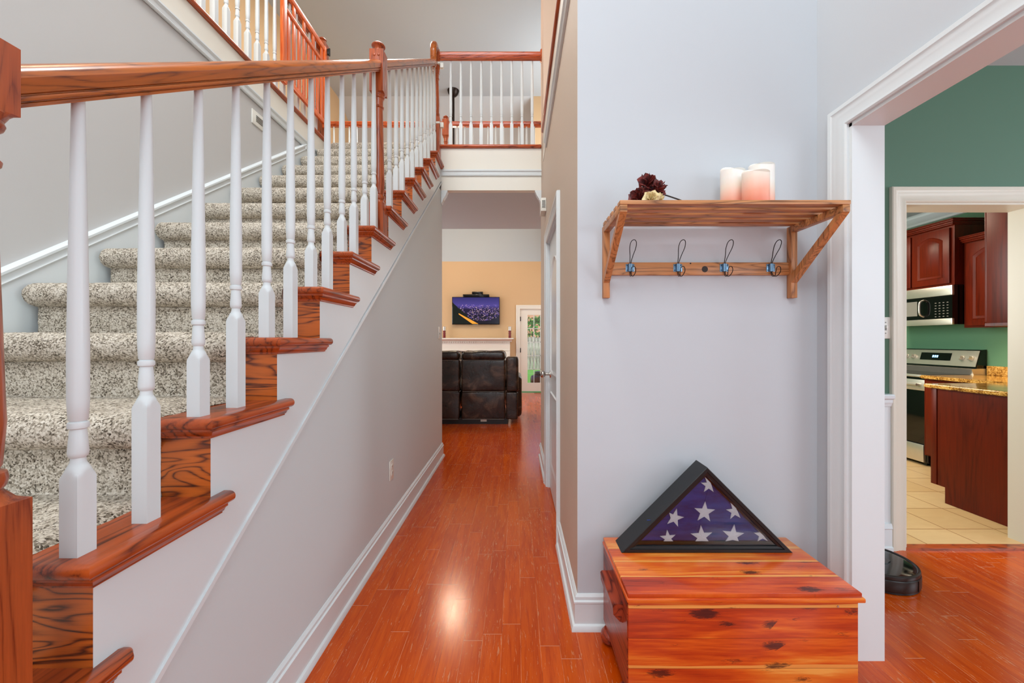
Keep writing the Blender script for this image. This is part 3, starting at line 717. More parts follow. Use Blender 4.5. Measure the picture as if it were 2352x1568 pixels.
# landing railing above the hall
lr = thing('landing_railing', 'short level oak rail with nine white balusters on the landing edge above the hall', 'railing', (-.25, 3.9, Z2))
bm = bmesh.new(); level_rail(bm, 'X', 3.87, -.752, XR-.012, 3.925); obj('handrail', bm, M['railX'], lr)
bm = bmesh.new(); cyl(bm, (XR-.014, 3.87, 3.96), (XR-.0006, 3.87, 3.96), .052, .060, 32); obj('rosette', bm, M['railX'], lr)
p = None
for i in range(9):
    x = (1034.5+23.5*i-1186)*3.88/905
    p = bal_first(.20, .84, (x, 3.90, Z2), lr) if p is None else place_bal(p, (x, 3.90, Z2), lr) and p
# far hallway railing over the living room
fr = thing('hallway_railing', 'farther oak rail with white balusters and small newel, seen through the landing balusters', 'railing', (-.9, 5.2, Z2))
bm = bmesh.new(); level_rail(bm, 'X', 5.2, -3.1, 1.4, 3.985); obj('handrail', bm, M['railX'], fr)
newel('newel_post', -.93, 5.2, [(Z2, .04, 1), (3.35, .04, 1)]+turned(3.35, 3.86)+[(3.86, .042, 1), (4.07, .042, 1)]+cap_prof(4.071, .95), fr)
p = None
for i in range(-22, 21):
    x = -.781+.1017*i
    if abs(x+.93) < .06: continue
    p = bal_first(.20, .90, (x, 5.2, Z2), fr) if p is None else place_bal(p, (x, 5.2, Z2), fr) and p
# left hallway railing above the stairwell
gr = thing('stairwell_railing', 'white balusters and oak rail along the upper hall edge, top left above the stair wall', 'railing', (-1.9, 2, Z2))
bm = bmesh.new(); level_rail(bm, 'Y', -1.9, -1.5, 3.82, 3.985); obj('handrail', bm, M['oakY'], gr)
newel('newel_post', -1.9, 3.86, [(Z2, .04, 1), (3.35, .04, 1)]+turned(3.35, 3.86)+[(3.86, .042, 1), (4.07, .042, 1)]+cap_prof(4.071), gr)
p = None
for i in range(-20, 16):
    y = 2.58+.1035*i+(.0 if i < 20 else 0)
    if y > 3.75 or y < .9: continue
    p = bal_first(.24, .90, (-1.9, y, Z2), gr) if p is None else place_bal(p, (-1.9, y, Z2), gr) and p
# baby gate folded open against that railing
bg_ = thing('baby_gate', 'orange wooden slatted baby gate swung open against the upper hall railing', 'baby gate', (-1.86, 3.5, Z2+.1))
gx = -1.84
for z, t in ((3.93, .045), (3.79, .03), (3.23, .045)): pbox('gate_rail', M['gate'], bg_, (gx-.012, gx+.012, 3.12, 3.80, z, z+t), bev=.003)
pbox('gate_stile', M['gate'], bg_, (gx-.014, gx+.014, 3.09, 3.14, 3.20, 4.02), bev=.003)
pbox('gate_stile', M['gate'], bg_, (gx-.014, gx+.014, 3.76, 3.80, 3.20, 3.98), bev=.003)
g0 = pbox('gate_slat', M['gate'], bg_, (gx-.006, gx+.006, 3.165, 3.203, 3.27, 3.80), bev=.002)
for i in range(1, 8):
    o = g0.copy(); C.objects.link(o); o.location = (0, i*.077, 0)
g1 = pbox('gate_slat', M['gate'], bg_, (gx-.006, gx+.006, 3.242, 3.280, 3.80, 3.935), bev=.002)
for i in range(1, 4):
    o = g1.copy(); C.objects.link(o); o.location = (0, i*.154, 0)
for z in (3.24, 3.95):
    bm = bmesh.new(); box(bm, gx-.02, gx+.03, 3.80, 3.83, z-.02, z+.03, bev=.004); cyl(bm, (gx+.03, 3.815, z-.03), (gx+.03, 3.815, z+.04), .008); obj('gate_hinge', bm, M['black'], bg_)
for z in (3.27, 3.85):
    bm = bmesh.new(); box(bm, XB-.043, XB+.043, 3.817, 3.903, z, z+.02, bev=.003); box(bm, XB+.043, XB+.075, 3.83, 3.86, z-.03, z+.02, bev=.004)
    obj('gate_strap', bm, M['plate'], sr, label='white plastic gate strap round the newel')

# ------------------------------------------------------------------ SMALL WALL FITTINGS
def plate(name, label, cat, axis, pos, sgn, a, z, w=.07, h=.115, kind='outlet', group=None):
    """axis 'X': on wall x=pos, a = y centre.  axis 'Y': on wall y=pos, a = x centre"""
    def B(bm, a0, a1, d0, d1, z0, z1, bev=0):
        lo, hi = sorted((pos+sgn*d0, pos+sgn*d1))
        if axis == 'X': box(bm, lo, hi, a0, a1, z0, z1, bev)
        else: box(bm, a0, a1, lo, hi, z0, z1, bev)
    t = thing(name, label, cat, (pos, a, z) if axis == 'X' else (a, pos, z), group)
    bm = bmesh.new(); B(bm, a-w/2, a+w/2, .0002, .006, z-h/2, z+h/2, .002); obj('cover_plate', bm, M['plate'], t)
    if kind == 'outlet':
        for s in (-1, 1):
            bm = bmesh.new(); B(bm, a-.016, a+.016, .005, .0085, z+s*.019-.014, z+s*.019+.014, .0015); f = obj('socket_face', bm, M['plate'], t)
            bm = bmesh.new()
            for q in (-.006, .006): B(bm, a+q-.001, a+q+.001, .0084, .0088, z+s*.019-.003, z+s*.019+.007)
            obj('slot', bm, M['black'], f)
    else:
        bm = bmesh.new(); B(bm, a-.006, a+.006, .0058, .0065, z-.014, z+.014); obj('switch_recess', bm, M['slot'], t)
        bm = bmesh.new(); B(bm, a-.005, a+.005, .006, .017, z-.002, z+.010, .001); obj('switch_toggle', bm, M['plate'], t)
        bm = bmesh.new()
        for s in (-1, 1): B(bm, a-.003, a+.003, .0058, .0068, z+s*.030-.003, z+s*.030+.003)
        obj('screw', bm, M['slot'], t)
    return t
plate('power_outlet', 'white double power outlet low on the grey wall beneath the stairs', 'outlet', 'X', XS-.003, 1, 2.35, .395)
plate('light_switch', 'white switch plate at the far end of the grey wall beneath the stairs', 'light switch', 'X', XS-.003, 1, 3.80, 1.165+.073, h=.12, kind='switch')
plate('light_switch', 'ivory toggle switch plate on the dark green wall beside the kitchen doorway', 'light switch', 'Y', 2.2, -1, 2.056, 1.236, w=.076, h=.12, kind='switch')
t = thing('step_light', 'small white recessed stair light with grey louvre high on the stairwell wall', 'light fixture', (XW, 2.83, 2.74))
pbox('cover_plate', M['plate'], t, (XW+.0002, XW+.008, 2.745, 2.915, 2.685, 2.785), bev=.003)
pbox('louvre', M['slot'], t, *[(XW+.007, XW+.0105, 2.785, 2.875, 2.715+i*.012, 2.722+i*.012) for i in range(4)])
t = thing('wall_chime', 'small white ribbed chime box high on the right hall wall near the beam', 'door chime', (XR, 3.47, 2.34))
pbox('housing', M['plate'], t, (XR-.045, XR-.0004, 3.25, 3.40, 2.235, 2.345), bev=.004)
pbox('grille', M['slot'], t, *[(XR-.036, XR-.008, 3.2465, 3.25, 2.262+i*.011, 2.267+i*.011) for i in range(6)])

# ------------------------------------------------------------------ CEDAR CHEST
ch = thing('cedar_chest', 'glossy red cedar blanket chest with dark knots standing under the wall shelf', 'chest', (.71, 1.40, 0))
CX0, CX1, CY0, CY1, CZ = .350, 1.070, 1.232, 1.572, .382
pbox('chest_body', M['cedar_front'], ch, (CX0, CX1, CY0, CY1, .055, .352), bev=.003)
pbox('end_panel', M['cedar_dark'], ch, (CX0-.003, CX0+.001, CY0+.004, CY1-.004, .057, .350))
pbox('lid', M['cedar_top'], ch, (CX0-.004, CX1+.004, CY0-.010, CY1, .366, CZ), bev=.0035)
pbox('lid_rim', M['cedar_front'], ch, (CX0-.007, CX1+.012, CY0-.014, CY1, .3525, .3665), bev=.0035)
bm = bmesh.new()
prism(bm, [(CX0-.002, .245), (CX0-.014, .250), (CX0-.034, .272), (CX0-.036, .300), (CX0-.030, .306), (CX0-.002, .306)], 'Y', 1.285, 1.475)
obj('handle', bm, M['cedar_dark'], ch)
for x in (CX0+.03, CX1-.03):
    for y in (CY0+.04, CY1-.05):
        bm = bmesh.new(); loft(bm, x-.02 if x < .7 else x+.0, y, [(0, .018, 0), (.006, .026, 0), (.022, .034, 0), (.040, .032, 0), (.052, .022, 0), (.0555, .020, 0)], 20)
        obj('bun_foot', bm, M['cedar_dark'], ch)
bm = bmesh.new(); cyl(bm, (1.005, CY0-.0004, .335), (1.005, CY0-.002, .335), .003); obj('lock_pin', bm, M['nickel'], ch)

# ------------------------------------------------------------------ FLAG CASE
fx0, fx1, fy, fz, fd = .388, 1.020, 1.452, CZ+.0005, .091
fc = thing('flag_display_case', 'black triangular flag case with glass front standing on the cedar chest', 'display case', ((fx0+fx1)/2, fy+.045, fz))
hw = (fx1-fx0)/2; ax = (fx0+fx1)/2; ah = .3155
def tri(i):   # triangle inset by i
    k = i*(1+math.sqrt(2)); return [(fx0+k, fz+i), (fx1-k, fz+i), (ax, fz+ah-i*math.sqrt(2))]
def trirings(bm, seq, closed=False):
    vs = [[bm.verts.new((x, y, z)) for x, z in tri(i)] for i, y in seq]
    for a, b in zip(vs, vs[1:]+([vs[0]] if closed else [])):
        for j in range(3): bm.faces.new((a[j], a[(j+1) % 3], b[(j+1) % 3], b[j]))
    return vs
bm = bmesh.new(); trirings(bm, [(0, fy+fd), (0, fy+.002), (.002, fy), (.012, fy), (.014, fy+.004), (.022, fy+.006), (.024, fy+.010), (.024, fy+.018), (.008, fy+.018), (.008, fy+fd)], True)
obj('case_frame', bm, M['black'], fc, smooth=20)
bm = bmesh.new(); v = trirings(bm, [(.008, fy+fd-.004), (.008, fy+fd)]); bm.faces.new(v[0]); bm.faces.new(v[1]); obj('back_panel', bm, M['black'], fc, smooth=0)
bm = bmesh.new(); v = trirings(bm, [(.0235, fy+.011), (.0235, fy+.0135)]); bm.faces.new(v[0]); bm.faces.new(v[1]); obj('glass_front', bm, M['case_glass'], fc, smooth=0)
def frontpt(px, py, Y): return ((px-1186)*Y/905, 1.165-(py-782)*Y/905)
fl = thing('folded_flag', 'navy folded flag with white stars inside the triangular case', 'flag', (ax, fy+.05, fz+.03))
bm = bmesh.new()
v = trirings(bm, [(.034, fy+.078), (.030, fy+.060), (.030, fy+.030), (.038, fy+.0235), (.060, fy+.021)]); bm.faces.new(v[-1]); bm.faces.new(v[0])
fb = obj('flag_cloth', bm, M['flag'], fl, smooth=60)
bm = bmesh.new()      # folded edges
tube(bm, spline([(*(lambda q: (q[0], fy+.0205, q[1]))(frontpt(1629, 1112, 1.473)),), (*(lambda q: (q[0], fy+.0205, q[1]))(frontpt(1612, 1180, 1.473)),), (*(lambda q: (q[0], fy+.0205, q[1]))(frontpt(1600, 1236, 1.473)),)]), .0012, 6)
tube(bm, [(fx0+.10, fy+.0205, fz+.112), (fx1-.18, fy+.0205, fz+.122)], .0012, 6)
obj('fold_seam', bm, M['flag'], fl)
for zx, zy, R, rot in ((765, 268, 19, 0), (737, 445, 25, -4), (540, 482, 22, -14), (935, 440, 20, 6), (497, 632, 19, 5), (718, 622, 26, 3), (925, 615, 26, -6), (1117, 612, 20, 4)):
    px, py = 1360+zx/2.861, 1020+zy/2.861; x, z = frontpt(px, py, 1.4725)
    if zy > 600: z += .010
    R = R*1.47/905; bm = bmesh.new(); c = bm.verts.new((x, fy+.0165, z)); ring = []
    for i in range(10):
        a = PI/2+i*PI/5+math.radians(rot); r_ = R if i % 2 == 0 else R*.40
        # keep the star inside the cloth
        qx, qz = x+r_*math.cos(a), z+r_*math.sin(a)
        qz = max(qz, fz+.034); 
        lim = (fz+ah-.042)-(qz)
        if abs(qx-ax) > lim: qx = ax+math.copysign(max(0, lim), qx-ax)
        ring.append(bm.verts.new((qx, fy+.0185, qz)))
    back = [bm.verts.new((q.co.x, fy+.0212, q.co.z)) for q in ring]
    for i in range(10):
        bm.faces.new((c, ring[i], ring[(i+1) % 10])); bm.faces.new((ring[i], back[i], back[(i+1) % 10], ring[(i+1) % 10]))
    bm.faces.new(back); obj('star', bm, M['star'], fl, smooth=8)

# ------------------------------------------------------------------ WALL SHELF WITH HOOKS
sh = thing('coat_rack_shelf', 'slatted acacia wall shelf with four wire coat hooks above the cedar chest', 'wall shelf', (.735, YW, 1.5))
SX0, SX1, SZ = .348, 1.123, 1.637
for i in range(5):
    y0 = 1.322+i*.056
    pbox('slat', M['shelf'], sh, (SX0, SX1, y0, y0+.036 if i < 4 else 1.582, SZ-.014, SZ), bev=.0015)
for x0 in (SX0, SX1-.026):
    x1 = x0+.026
    br = pbox('bearer', oakb if False else M['shelf'], sh, (x0+.0005, x1-.0005, 1.324, 1.5735, SZ-.039, SZ-.0143), bev=.0015)
    pbox('post', M['shelfZ'], sh, (x0, x1, 1.574, 1.5995, 1.336, SZ-.0145), bev=.0015)
    bm = bmesh.new()
    prism(bm, [(1.326, SZ-.0395), (1.354, SZ-.0395), (1.5735, 1.430), (1.5735, 1.396)], 'X', x0+.001, x1-.001)
    obj('brace', bm, M['shelfZ'], sh)
pbox('hook_rail', M['shelf'], sh, (SX0+.026, SX1-.026, 1.583, 1.5995, 1.429, 1.4795), bev=.0015)
def knot(x, z, r):
    bm = bmesh.new(); cyl(bm, (x, 1.583, z), (x, 1.5822, z), r, r*.96, 20); obj('wood_knot', bm, M['bronze'], sh)
knot((1619-1186)*1.583/905, 1.452, .0125); knot((1586-1186)*1.583/905, 1.475, .003)
for i, px in enumerate((1447, 1556.5, 1663, 1770)):
    hx = (px-1186)*1.583/905; hz = 1.165+(782-615)*1.583/905
    hk = pbox('hook_plate', M['zinc'], sh, (hx-.0175, hx-.006, 1.5815, 1.5829, hz-.0155, hz+.0155), (hx+.006, hx+.0175, 1.5815, 1.5829, hz-.0155, hz+.0155), bev=.0005)
    bm = bmesh.new()
    for s in (-1, 1): cyl(bm, (hx+s*.0035, 1.5765, hz-.0155), (hx+s*.0035, 1.5765, hz+.0155), .0045, seg=12)
    box(bm, hx-.008, hx+.008, 1.5775, 1.5829, hz-.0155, hz+.0155); obj('hook_sleeve', bm, M['zinc'], hk)
    bm = bmesh.new()
    for s in (-1, 1):
        for q in (-1, 1): cyl(bm, (hx+s*.012, 1.5815, hz+q*.0095), (hx+s*.012, 1.5805, hz+q*.0095), .0018, seg=8)
    obj('screw', bm, M['wire'], hk)
    up = [(hx-.002, 1.5765, hz-.012), (hx-.002, 1.5765, hz+.018), (hx-.006, 1.562, hz+.045), (hx-.012, 1.545, hz+.072), (hx-.010, 1.533, hz+.092), (hx, 1.528, hz+.099), (hx+.010, 1.533, hz+.092), (hx+.012, 1.545, hz+.072), (hx+.006, 1.562, hz+.045), (hx+.002, 1.5765, hz+.018), (hx+.002, 1.5765, hz-.012)]
    bm = bmesh.new(); tube(bm, spline(up, 8), .0014, 8); obj('wire_loop', bm, M['wire'], hk)
    lo = [(hx-.002, 1.5765, hz-.010), (hx-.002, 1.5765, hz-.024), (hx-.004, 1.565, hz-.036), (hx-.005, 1.548, hz-.036), (hx-.009, 1.537, hz-.022), (hx-.007, 1.534, hz-.008), (hx, 1.534, hz-.003), (hx+.007, 1.534, hz-.008), (hx+.009, 1.537, hz-.022), (hx+.005, 1.548, hz-.036), (hx+.004, 1.565, hz-.036), (hx+.002, 1.5765, hz-.024), (hx+.002, 1.5765, hz-.010)]
    bm = bmesh.new(); tube(bm, spline(lo, 8), .0014, 8); obj('wire_hook', bm, M['wire'], hk)

# candles
def candle(x, y, r, h, label, tilt):
    z0 = SZ+.0006
    t = thing('pillar_candle', label, 'candle', (x, y, z0), 'pillar candles on the wall shelf')
    bm = bmesh.new(); seg = 32; rs = []
    for zz, rr in ((0, r-.002), (.003, r), (h*.5, r), (h-.010, r)): rs.append([(x+rr*math.cos(a), y+rr*math.sin(a), z0+zz) for a in [2*PI*i/seg for i in range(seg)]])
    lip = lambda a: .010*math.sin(a+tilt)+.003*math.sin(2*a+1)
    rs.append([(x+r*math.cos(a), y+r*math.sin(a), z0+h-.006+lip(a)) for a in [2*PI*i/seg for i in range(seg)]])
    rs.append([(x+(r-.003)*math.cos(a), y+(r-.003)*math.sin(a), z0+h-.003+lip(a)) for a in [2*PI*i/seg for i in range(seg)]])
    rs.append([(x+(r-.008)*math.cos(a), y+(r-.008)*math.sin(a), z0+h-.006+lip(a)) for a in [2*PI*i/seg for i in range(seg)]])
    rs.append([(x+(r-.012)*math.cos(a), y+(r-.012)*math.sin(a), z0+h-.020) for a in [2*PI*i/seg for i in range(seg)]])
    rs.append([(x+.006*math.cos(a), y+.006*math.sin(a), z0+h-.021) for a in [2*PI*i/seg for i in range(seg)]])
    rings(bm, rs); obj('wax_body', bm, M['wax'], t, smooth=50)
    bm = bmesh.new(); cyl(bm, (x, y, z0+h-.022), (x+.002, y, z0+h-.010), .0012, seg=6); obj('wick', bm, M['black'], t)
M['wax'] = candle_mat(SZ+.02, SZ+.15)
candle(.832, 1.515, .0435, .184, 'peach and white pillar candle, leftmost of the three on the slatted shelf', -.6)
candle(.955, 1.535, .0445, .214, 'tallest peach and white pillar candle, at the back right on the slatted shelf', .2)
candle(.862, 1.420, .0440, .137, 'shortest peach and white pillar candle, in front of the other two', -.2)

# dried roses
def rose(x, y, z, r, m, label, tiltv, stem_to, big=True, flat_=1.0):
    t = thing('dried_rose', label, 'dried flower', (x, y, z), 'dried roses on the wall shelf')
    ax_ = Vector(tiltv).normalized(); rot = Vector((0, 0, 1)).rotation_difference(ax_).to_matrix(); c = Vector((x, y, z))
    rnd = random.Random(int(x*1000+z*500)); n = 11 if big else 10
    bm = bmesh.new()
    for i in range(n):
        f = i/(n-1); a0 = i*2.4; wd = 1.1+.75*f; rr = r*(.16+.62*f); hh = r*(1.35-.55*f)
        grid = []
        for u in range(7):
            row = []; a = a0+wd*(u/6-.5)
            for v_ in range(6):
                t_ = v_/5; edge = 1-abs(u/3-1)**2.2*.35*t_
                rad = rr*(.25+.95*t_**.7)+r*.30*f*max(0, t_-.65)*2+r*.12*math.sin(u*1.7+i*2.2)*t_*t_+rnd.uniform(-.03, .03)*r*t_
                zz = -r*.75+hh*1.15*t_*edge+r*.09*math.sin(u*1.9+i*1.3)*t_-f*r*.9*max(0, t_-.7)
                row.append(bm.verts.new(c+rot@Vector((rad*math.cos(a), rad*math.sin(a), zz*flat_))))
            grid.append(row)
        for u in range(6):
            for v_ in range(5): bm.faces.new((grid[u][v_], grid[u+1][v_], grid[u+1][v_+1], grid[u][v_+1]))
    o = obj('bloom', bm, m, t, smooth=70); md = o.modifiers.new('thick', 'SOLIDIFY'); md.thickness = .0009
    b = c-ax_*r*.8
    bm = bmesh.new(); tube(bm, spline([b+ax_*r*.4, b, b*.5+Vector(stem_to)*.5+Vector((0, 0, .006)), Vector(stem_to)], 6), .0016, 8); obj('stem', bm, M['stem'], t)
sz = SZ
rose(.482, 1.430, sz+.104, .039, M['rose_red'], 'largest dried dark red rose, resting on top of the dried flower bundle', (.1, -.9, .35), (.78, 1.51, sz+.003))
rose(.447, 1.440, sz+.058, .040, M['rose_red'], 'dried dark red rose lying lowest at the left end of the bundle', (-.45, -.7, .3), (.70, 1.47, sz+.003))
rose(.517, 1.418, sz+.078, .032, M['rose_red'], 'dried brownish red rose drooping at the right of the bundle', (.6, -.75, .2), (.74, 1.49, sz+.003))
rose(.476, 1.385, sz+.032, .027, M['rose_cream'], 'dried cream rose lying in front of the dark red roses', (-.2, -.95, .2), (.68, 1.44, sz+.003), False)
rose(.512, 1.405, sz+.036, .022, M['rose_cream'], 'small dried cream rose tucked between the cream bloom and the stems', (.5, -.8, .2), (.66, 1.45, sz+.003), False)

# ------------------------------------------------------------------ ROBOT VACUUM
rv = thing('robot_vacuum', 'round dark brown robot vacuum on the dining room floor beside the white jamb', 'robot vacuum', (1.776, 1.96, 0))
rx, ry_, rr = 1.776, 1.958, .168
def disc(prof, seg=48): bm = bmesh.new(); loft(bm, rx, ry_, prof, seg); return bm
obj('base_ring', disc([(0, rr-.012, 0), (.004, rr-.004, 0), (.012, rr-.004, 0), (.015, rr-.001, 0)]), M['black'], rv)
obj('bumper', disc([(.015, rr-.001, 0), (.018, rr, 0), (.062, rr, 0), (.066, rr-.002, 0)]), M['dark_plastic'], rv)
obj('top_rim', disc([(.066, rr-.004, 0), (.078, rr-.002, 0), (.084, rr-.004, 0), (.087, rr-.009, 0), (.087, rr-.013, 0), (.082, rr-.017, 0)]), M['dark_plastic'], rv)
obj('top_cover', disc([(.0825, rr-.017, 0), (.084, rr-.03, 0), (.085, .06, 0), (.085, .002, 0)]), M['gloss_black'], rv)
bm = bmesh.new(); prism(bm, [(rx-.12, ry_-.03), (rx+.02, ry_-.05), (rx+.055, ry_-.03), (rx+.05, ry_+.0), (rx+.075, ry_+.05), (rx+.09, ry_+.10), (rx-.05, ry_+.13), (rx-.12, ry_+.06)], 'Z', .084, .089)
obj('dust_bin_lid', bm, M['dark_plastic'], rv)
pbox('bumper_seam', M['gloss_black'], rv, (rx+.062, rx+.064, ry_-.1575, ry_-.150, .016, .064))

# ------------------------------------------------------------------ LIVING ROOM
sf = thing('sofa', 'dark brown leather reclining sofa seen from behind at the end of the hall', 'sofa', (-1.2, 5.95, 0))
SY = 5.46
def cushion(name, x0, x1, y0, y1, z0, z1, m, parent, bev=.03, lumps=0, label=None):
    bm = bmesh.new(); box(bm, x0, x1, y0, y1, z0, z1, bev=bev, seg=4); bmesh.ops.subdivide_edges(bm, edges=[e for e in bm.edges if e.calc_length() > .12], cuts=5, use_grid_fill=True)
    if lumps:
        for v in bm.verts:
            n_ = noise.noise_vector(v.co*7)*lumps; v.co += n_
    return obj(name, bm, m, parent, smooth=60, label=label)
for x0, x1 in ((-.765, -.150), (-1.40, -.785), (-2.03, -1.42)):
    cushion('back_upper', x0, x1, SY, SY+.25, .462, .90, M['leather'], sf, .03, .008)
    cushion('head_roll', x0+.01, x1, SY-.012, SY+.28, .885, 1.022, M['leather'], sf, .055, .012)
    cushion('back_skirt', x0, x1-.005, SY+.004, SY+.22, .075, .458, M['leather'], sf, .02, .014)
    cushion('seat_cushion', x0, x1, SY+.2, SY+.92, .28, .50, M['leather'], sf, .05, .006)
    cushion('footrest', x0+.02, x1-.02, SY+.90, SY+.97, .10, .42, M['leather'], sf, .03, .004)
for s in (0, 1):
    x0, x1 = ((-.146, .030), (-2.21, -2.034))[s]
    cushion('side_wing', x0, x1, SY+.01, SY+.24, .452, .94, M['leather'], sf, .035, .004)
    cushion('side_skirt', x0, x1-.01, SY+.012, SY+.22, .070, .448, M['leather'], sf, .02, .004)
    cushion('armrest', x0+(.06 if s == 0 else -.06), x1+(.05 if s == 0 else -.05), SY+.20, SY+.95, .06, .66, M['leather'], sf, .06, .004)
pbox('base_frame', M['black'], sf, (-2.1, -.12, SY+.05, SY+.85, .0, .085))
pbox('power_socket', M['plate'], sf, (-.50, -.415, SY+.047, SY+.05, .035, .068))
for x0, x1 in ((-.765, -.150), (-1.40, -.785)): 
    for z in (.46, .078, .893):
        bm = bmesh.new(); tube(bm, [(x0+.02, SY-.004, z), (x1-.02, SY-.004, z)], .004, 6); obj('seam_piping', bm, M['slot'], sf)

tvt = thing('television', 'wall mounted flat television showing a night city skyline above the mantel', 'television', (-.9, 8.78, 1.52))
TX0, TX1, TZ0, TZ1 = -1.42, -.37, 1.52, 2.13
pbox('tv_case', M['gloss_black'], tvt, (TX0, TX1, 8.70, 8.735, TZ0, TZ1), bev=.004)
pbox('screen', M['screen'], tvt, (TX0+.012, TX1-.012, 8.6985, 8.7004, TZ0+.015, TZ1-.012))
pbox('wall_mount', M['black'], tvt, (-1.1, -.7, 8.735, 8.7895, 1.65, 2.0))
pbox('maker_tab', M['steel'], tvt, (-.95, -.84, 8.697, 8.73, TZ0-.012, TZ0), bev=.002)
tag(pbox('cable_box', M['gloss_black'], None, (-1.18, -.60, 8.68, 8.7895, 2.1305, 2.185), bev=.004), 'flat black set-top box lying along the top of the television', 'set-top box')
tag(pbox('sensor_box', M['gloss_black'], None, (-.98, -.74, 8.69, 8.77, 2.1855, 2.245), bev=.006), 'small black box on top of the set-top box above the television', 'sensor box')
mt = thing('fireplace_mantel', 'white fireplace mantel with dentil frieze beneath the television', 'mantel', (-.9, 8.7, 0))
bm = bmesh.new(); box(bm, -1.74, -.060, 8.50, 8.7895, 1.195, 1.222, bev=.004)
prism(bm, [(8.53, 1.195), (8.55, 1.18), (8.575, 1.165), (8.6, 1.15), (8.6, 1.14), (8.7895, 1.14), (8.7895, 1.195)], 'X', -1.70, -.10); obj('mantel_shelf', bm, M['cream'], mt, smooth=30)
pbox('dentil', M['cream'], mt, *[(-1.64+i*.048, -1.64+i*.048+.026, 8.582, 8.605, 1.115, 1.142) for i in range(31)])
pbox('frieze', M['cream'], mt, (-1.66, -.14, 8.60, 8.7895, .93, 1.14), (-1.64, -.16, 8.585, 8.60, .945, .955))
pbox('pilaster', M['cream'], mt, (-.34, -.14, 8.585, 8.7895, 0, .93), bev=.003); pbox('pilaster', M['cream'], mt, (-1.66, -1.46, 8.585, 8.7895, 0, .93), bev=.003)
pbox('firebox', M['black'], mt, (-1.46, -.34, 8.70, 8.7895, 0, .93))
def lantern(x, label):
    t = thing('candle_holder', label, 'candle holder', (x, 8.62, 1.2225), 'red candle holders on the mantel')
    M.setdefault('ruby', flat('ruby_glass', (120, 16, 10), .1))
    bm = bmesh.new(); loft(bm, x, 8.62, [(1.2225, .034, 0), (1.23, .034, 0), (1.235, .026, 0), (1.27, .032, 0), (1.285, .026, 0), (1.32, .032, 0), (1.335, .026, 0), (1.37, .031, 0), (1.385, .026, 0)], 20); obj('red_stem', bm, M['ruby'], t)
    bm = bmesh.new(); loft(bm, x, 8.62, [(1.385, .034, 0), (1.47, .036, 0), (1.475, .030, 0)], 20); obj('silver_cup', bm, M['steel'], t)
lantern((1171-1186)*8.62/905, 'red candle holder with silver cup at the right end of the mantel')
lantern((1020.5-1186)*8.62/905, 'red candle holder with silver cup at the left end of the mantel beside the wall')
# ceiling fan with lit bowl (downrod seen through the landing balusters)
fn = thing('ceiling_fan', 'dark bronze ceiling fan hanging on a long downrod in the living room', 'ceiling fan', (-1.07, 6.68, ZC))
bm = bmesh.new(); loft(bm, -1.07, 6.68, [(ZC-.10, .03, 0), (ZC-.09, .05, 0), (ZC-.05, .085, 0), (ZC-.0006, .10, 0)], 24); obj('canopy', bm, M['bronze'], fn)
bm = bmesh.new(); cyl(bm, (-1.07, 6.68, 3.80), (-1.07, 6.68, ZC-.09), .022); obj('downrod', bm, M['bronze'], fn)
bm = bmesh.new(); loft(bm, -1.07, 6.68, [(3.60, .06, 0), (3.62, .13, 0), (3.72, .14, 0), (3.78, .10, 0), (3.81, .03, 0)], 24); obj('motor_housing', bm, M['bronze'], fn)
M['bowl'] = flat('lit_glass_bowl', (255, 240, 214), .4, emit=(255, 226, 180), es=10)
bm = bmesh.new(); loft(bm, -1.07, 6.68, [(3.47, .02, 0), (3.49, .08, 0), (3.54, .12, 0), (3.60, .13, 0)], 24); obj('light_bowl', bm, M['bowl'], fn)
for i in range(5):
    a = i*2*PI/5+.35; bm = bmesh.new(); dx, dy = math.cos(a), math.sin(a)
    prs = []
    for r_, hw_ in ((.14, .02), (.22, .06), (.60, .075), (.64, .05)):
        prs.append([(-1.07+dx*r_-dy*hw_*s, 6.68+dy*r_+dx*hw_*s, 3.70+zz+s*.012) for s, zz in ((-1, 0), (1, 0), (1, .008), (-1, .008))])
    rings(bm, prs); obj('fan_blade', bm, M['bronze'], fn)
point('ceiling_fan_bulb', (-1.07, 6.68, 3.40), 40, WARM, .1)

# outside the patio door
bm = bmesh.new(); box(bm, -12, 12, 8.93, 40, -.35, -.22); struct('ground', bm, M['grass'])
fnc = thing('garden_fence', 'weathered vertical board fence at the back of the garden beyond the patio door', 'fence', (1, 18.7, -.2))
for z in (.25, 1.0): pbox('fence_rail', M['fence'], fnc, (-4, 8, 18.77, 18.82, z, z+.1))
f0 = pbox('fence_board', M['fence'], fnc, (-3.98, -3.84, 18.72, 18.76, -.22, 1.33), bev=.006)
for i in range(1, 78):
    o = f0.copy(); C.objects.link(o); o.location.x = i*.153; o.location.z = .02*math.sin(i*1.7)
def shrub(x, y, z, r, name, label):
    bm = bmesh.new(); rnd = random.Random(3)
    for i in range(1500):
        a = rnd.uniform(0, 2*PI); b = rnd.uniform(-PI/2, PI/2); q = r*rnd.uniform(.75, 1.05)
        p = Vector((x+q*math.cos(a)*math.cos(b)*1.5, y+q*math.sin(a)*math.cos(b), z+q*.7*math.sin(b)+.1*math.sin(a*5)))
        u = Vector((rnd.uniform(-1, 1), rnd.uniform(-1, 1), rnd.uniform(-1, 1))).normalized()*.10; v = u.orthogonal().normalized()*.05
        bm.faces.new([bm.verts.new(p+u), bm.verts.new(p+v), bm.verts.new(p-u), bm.verts.new(p-v)])
    t = thing(name, label, 'shrub', (x, y, -.22)); obj('foliage', bm, M['leaf'], t, smooth=0)
    bm = bmesh.new(); cyl(bm, (x, y, -.22), (x, y, z), .09, .05); obj('trunk', bm, M['stem'], t)
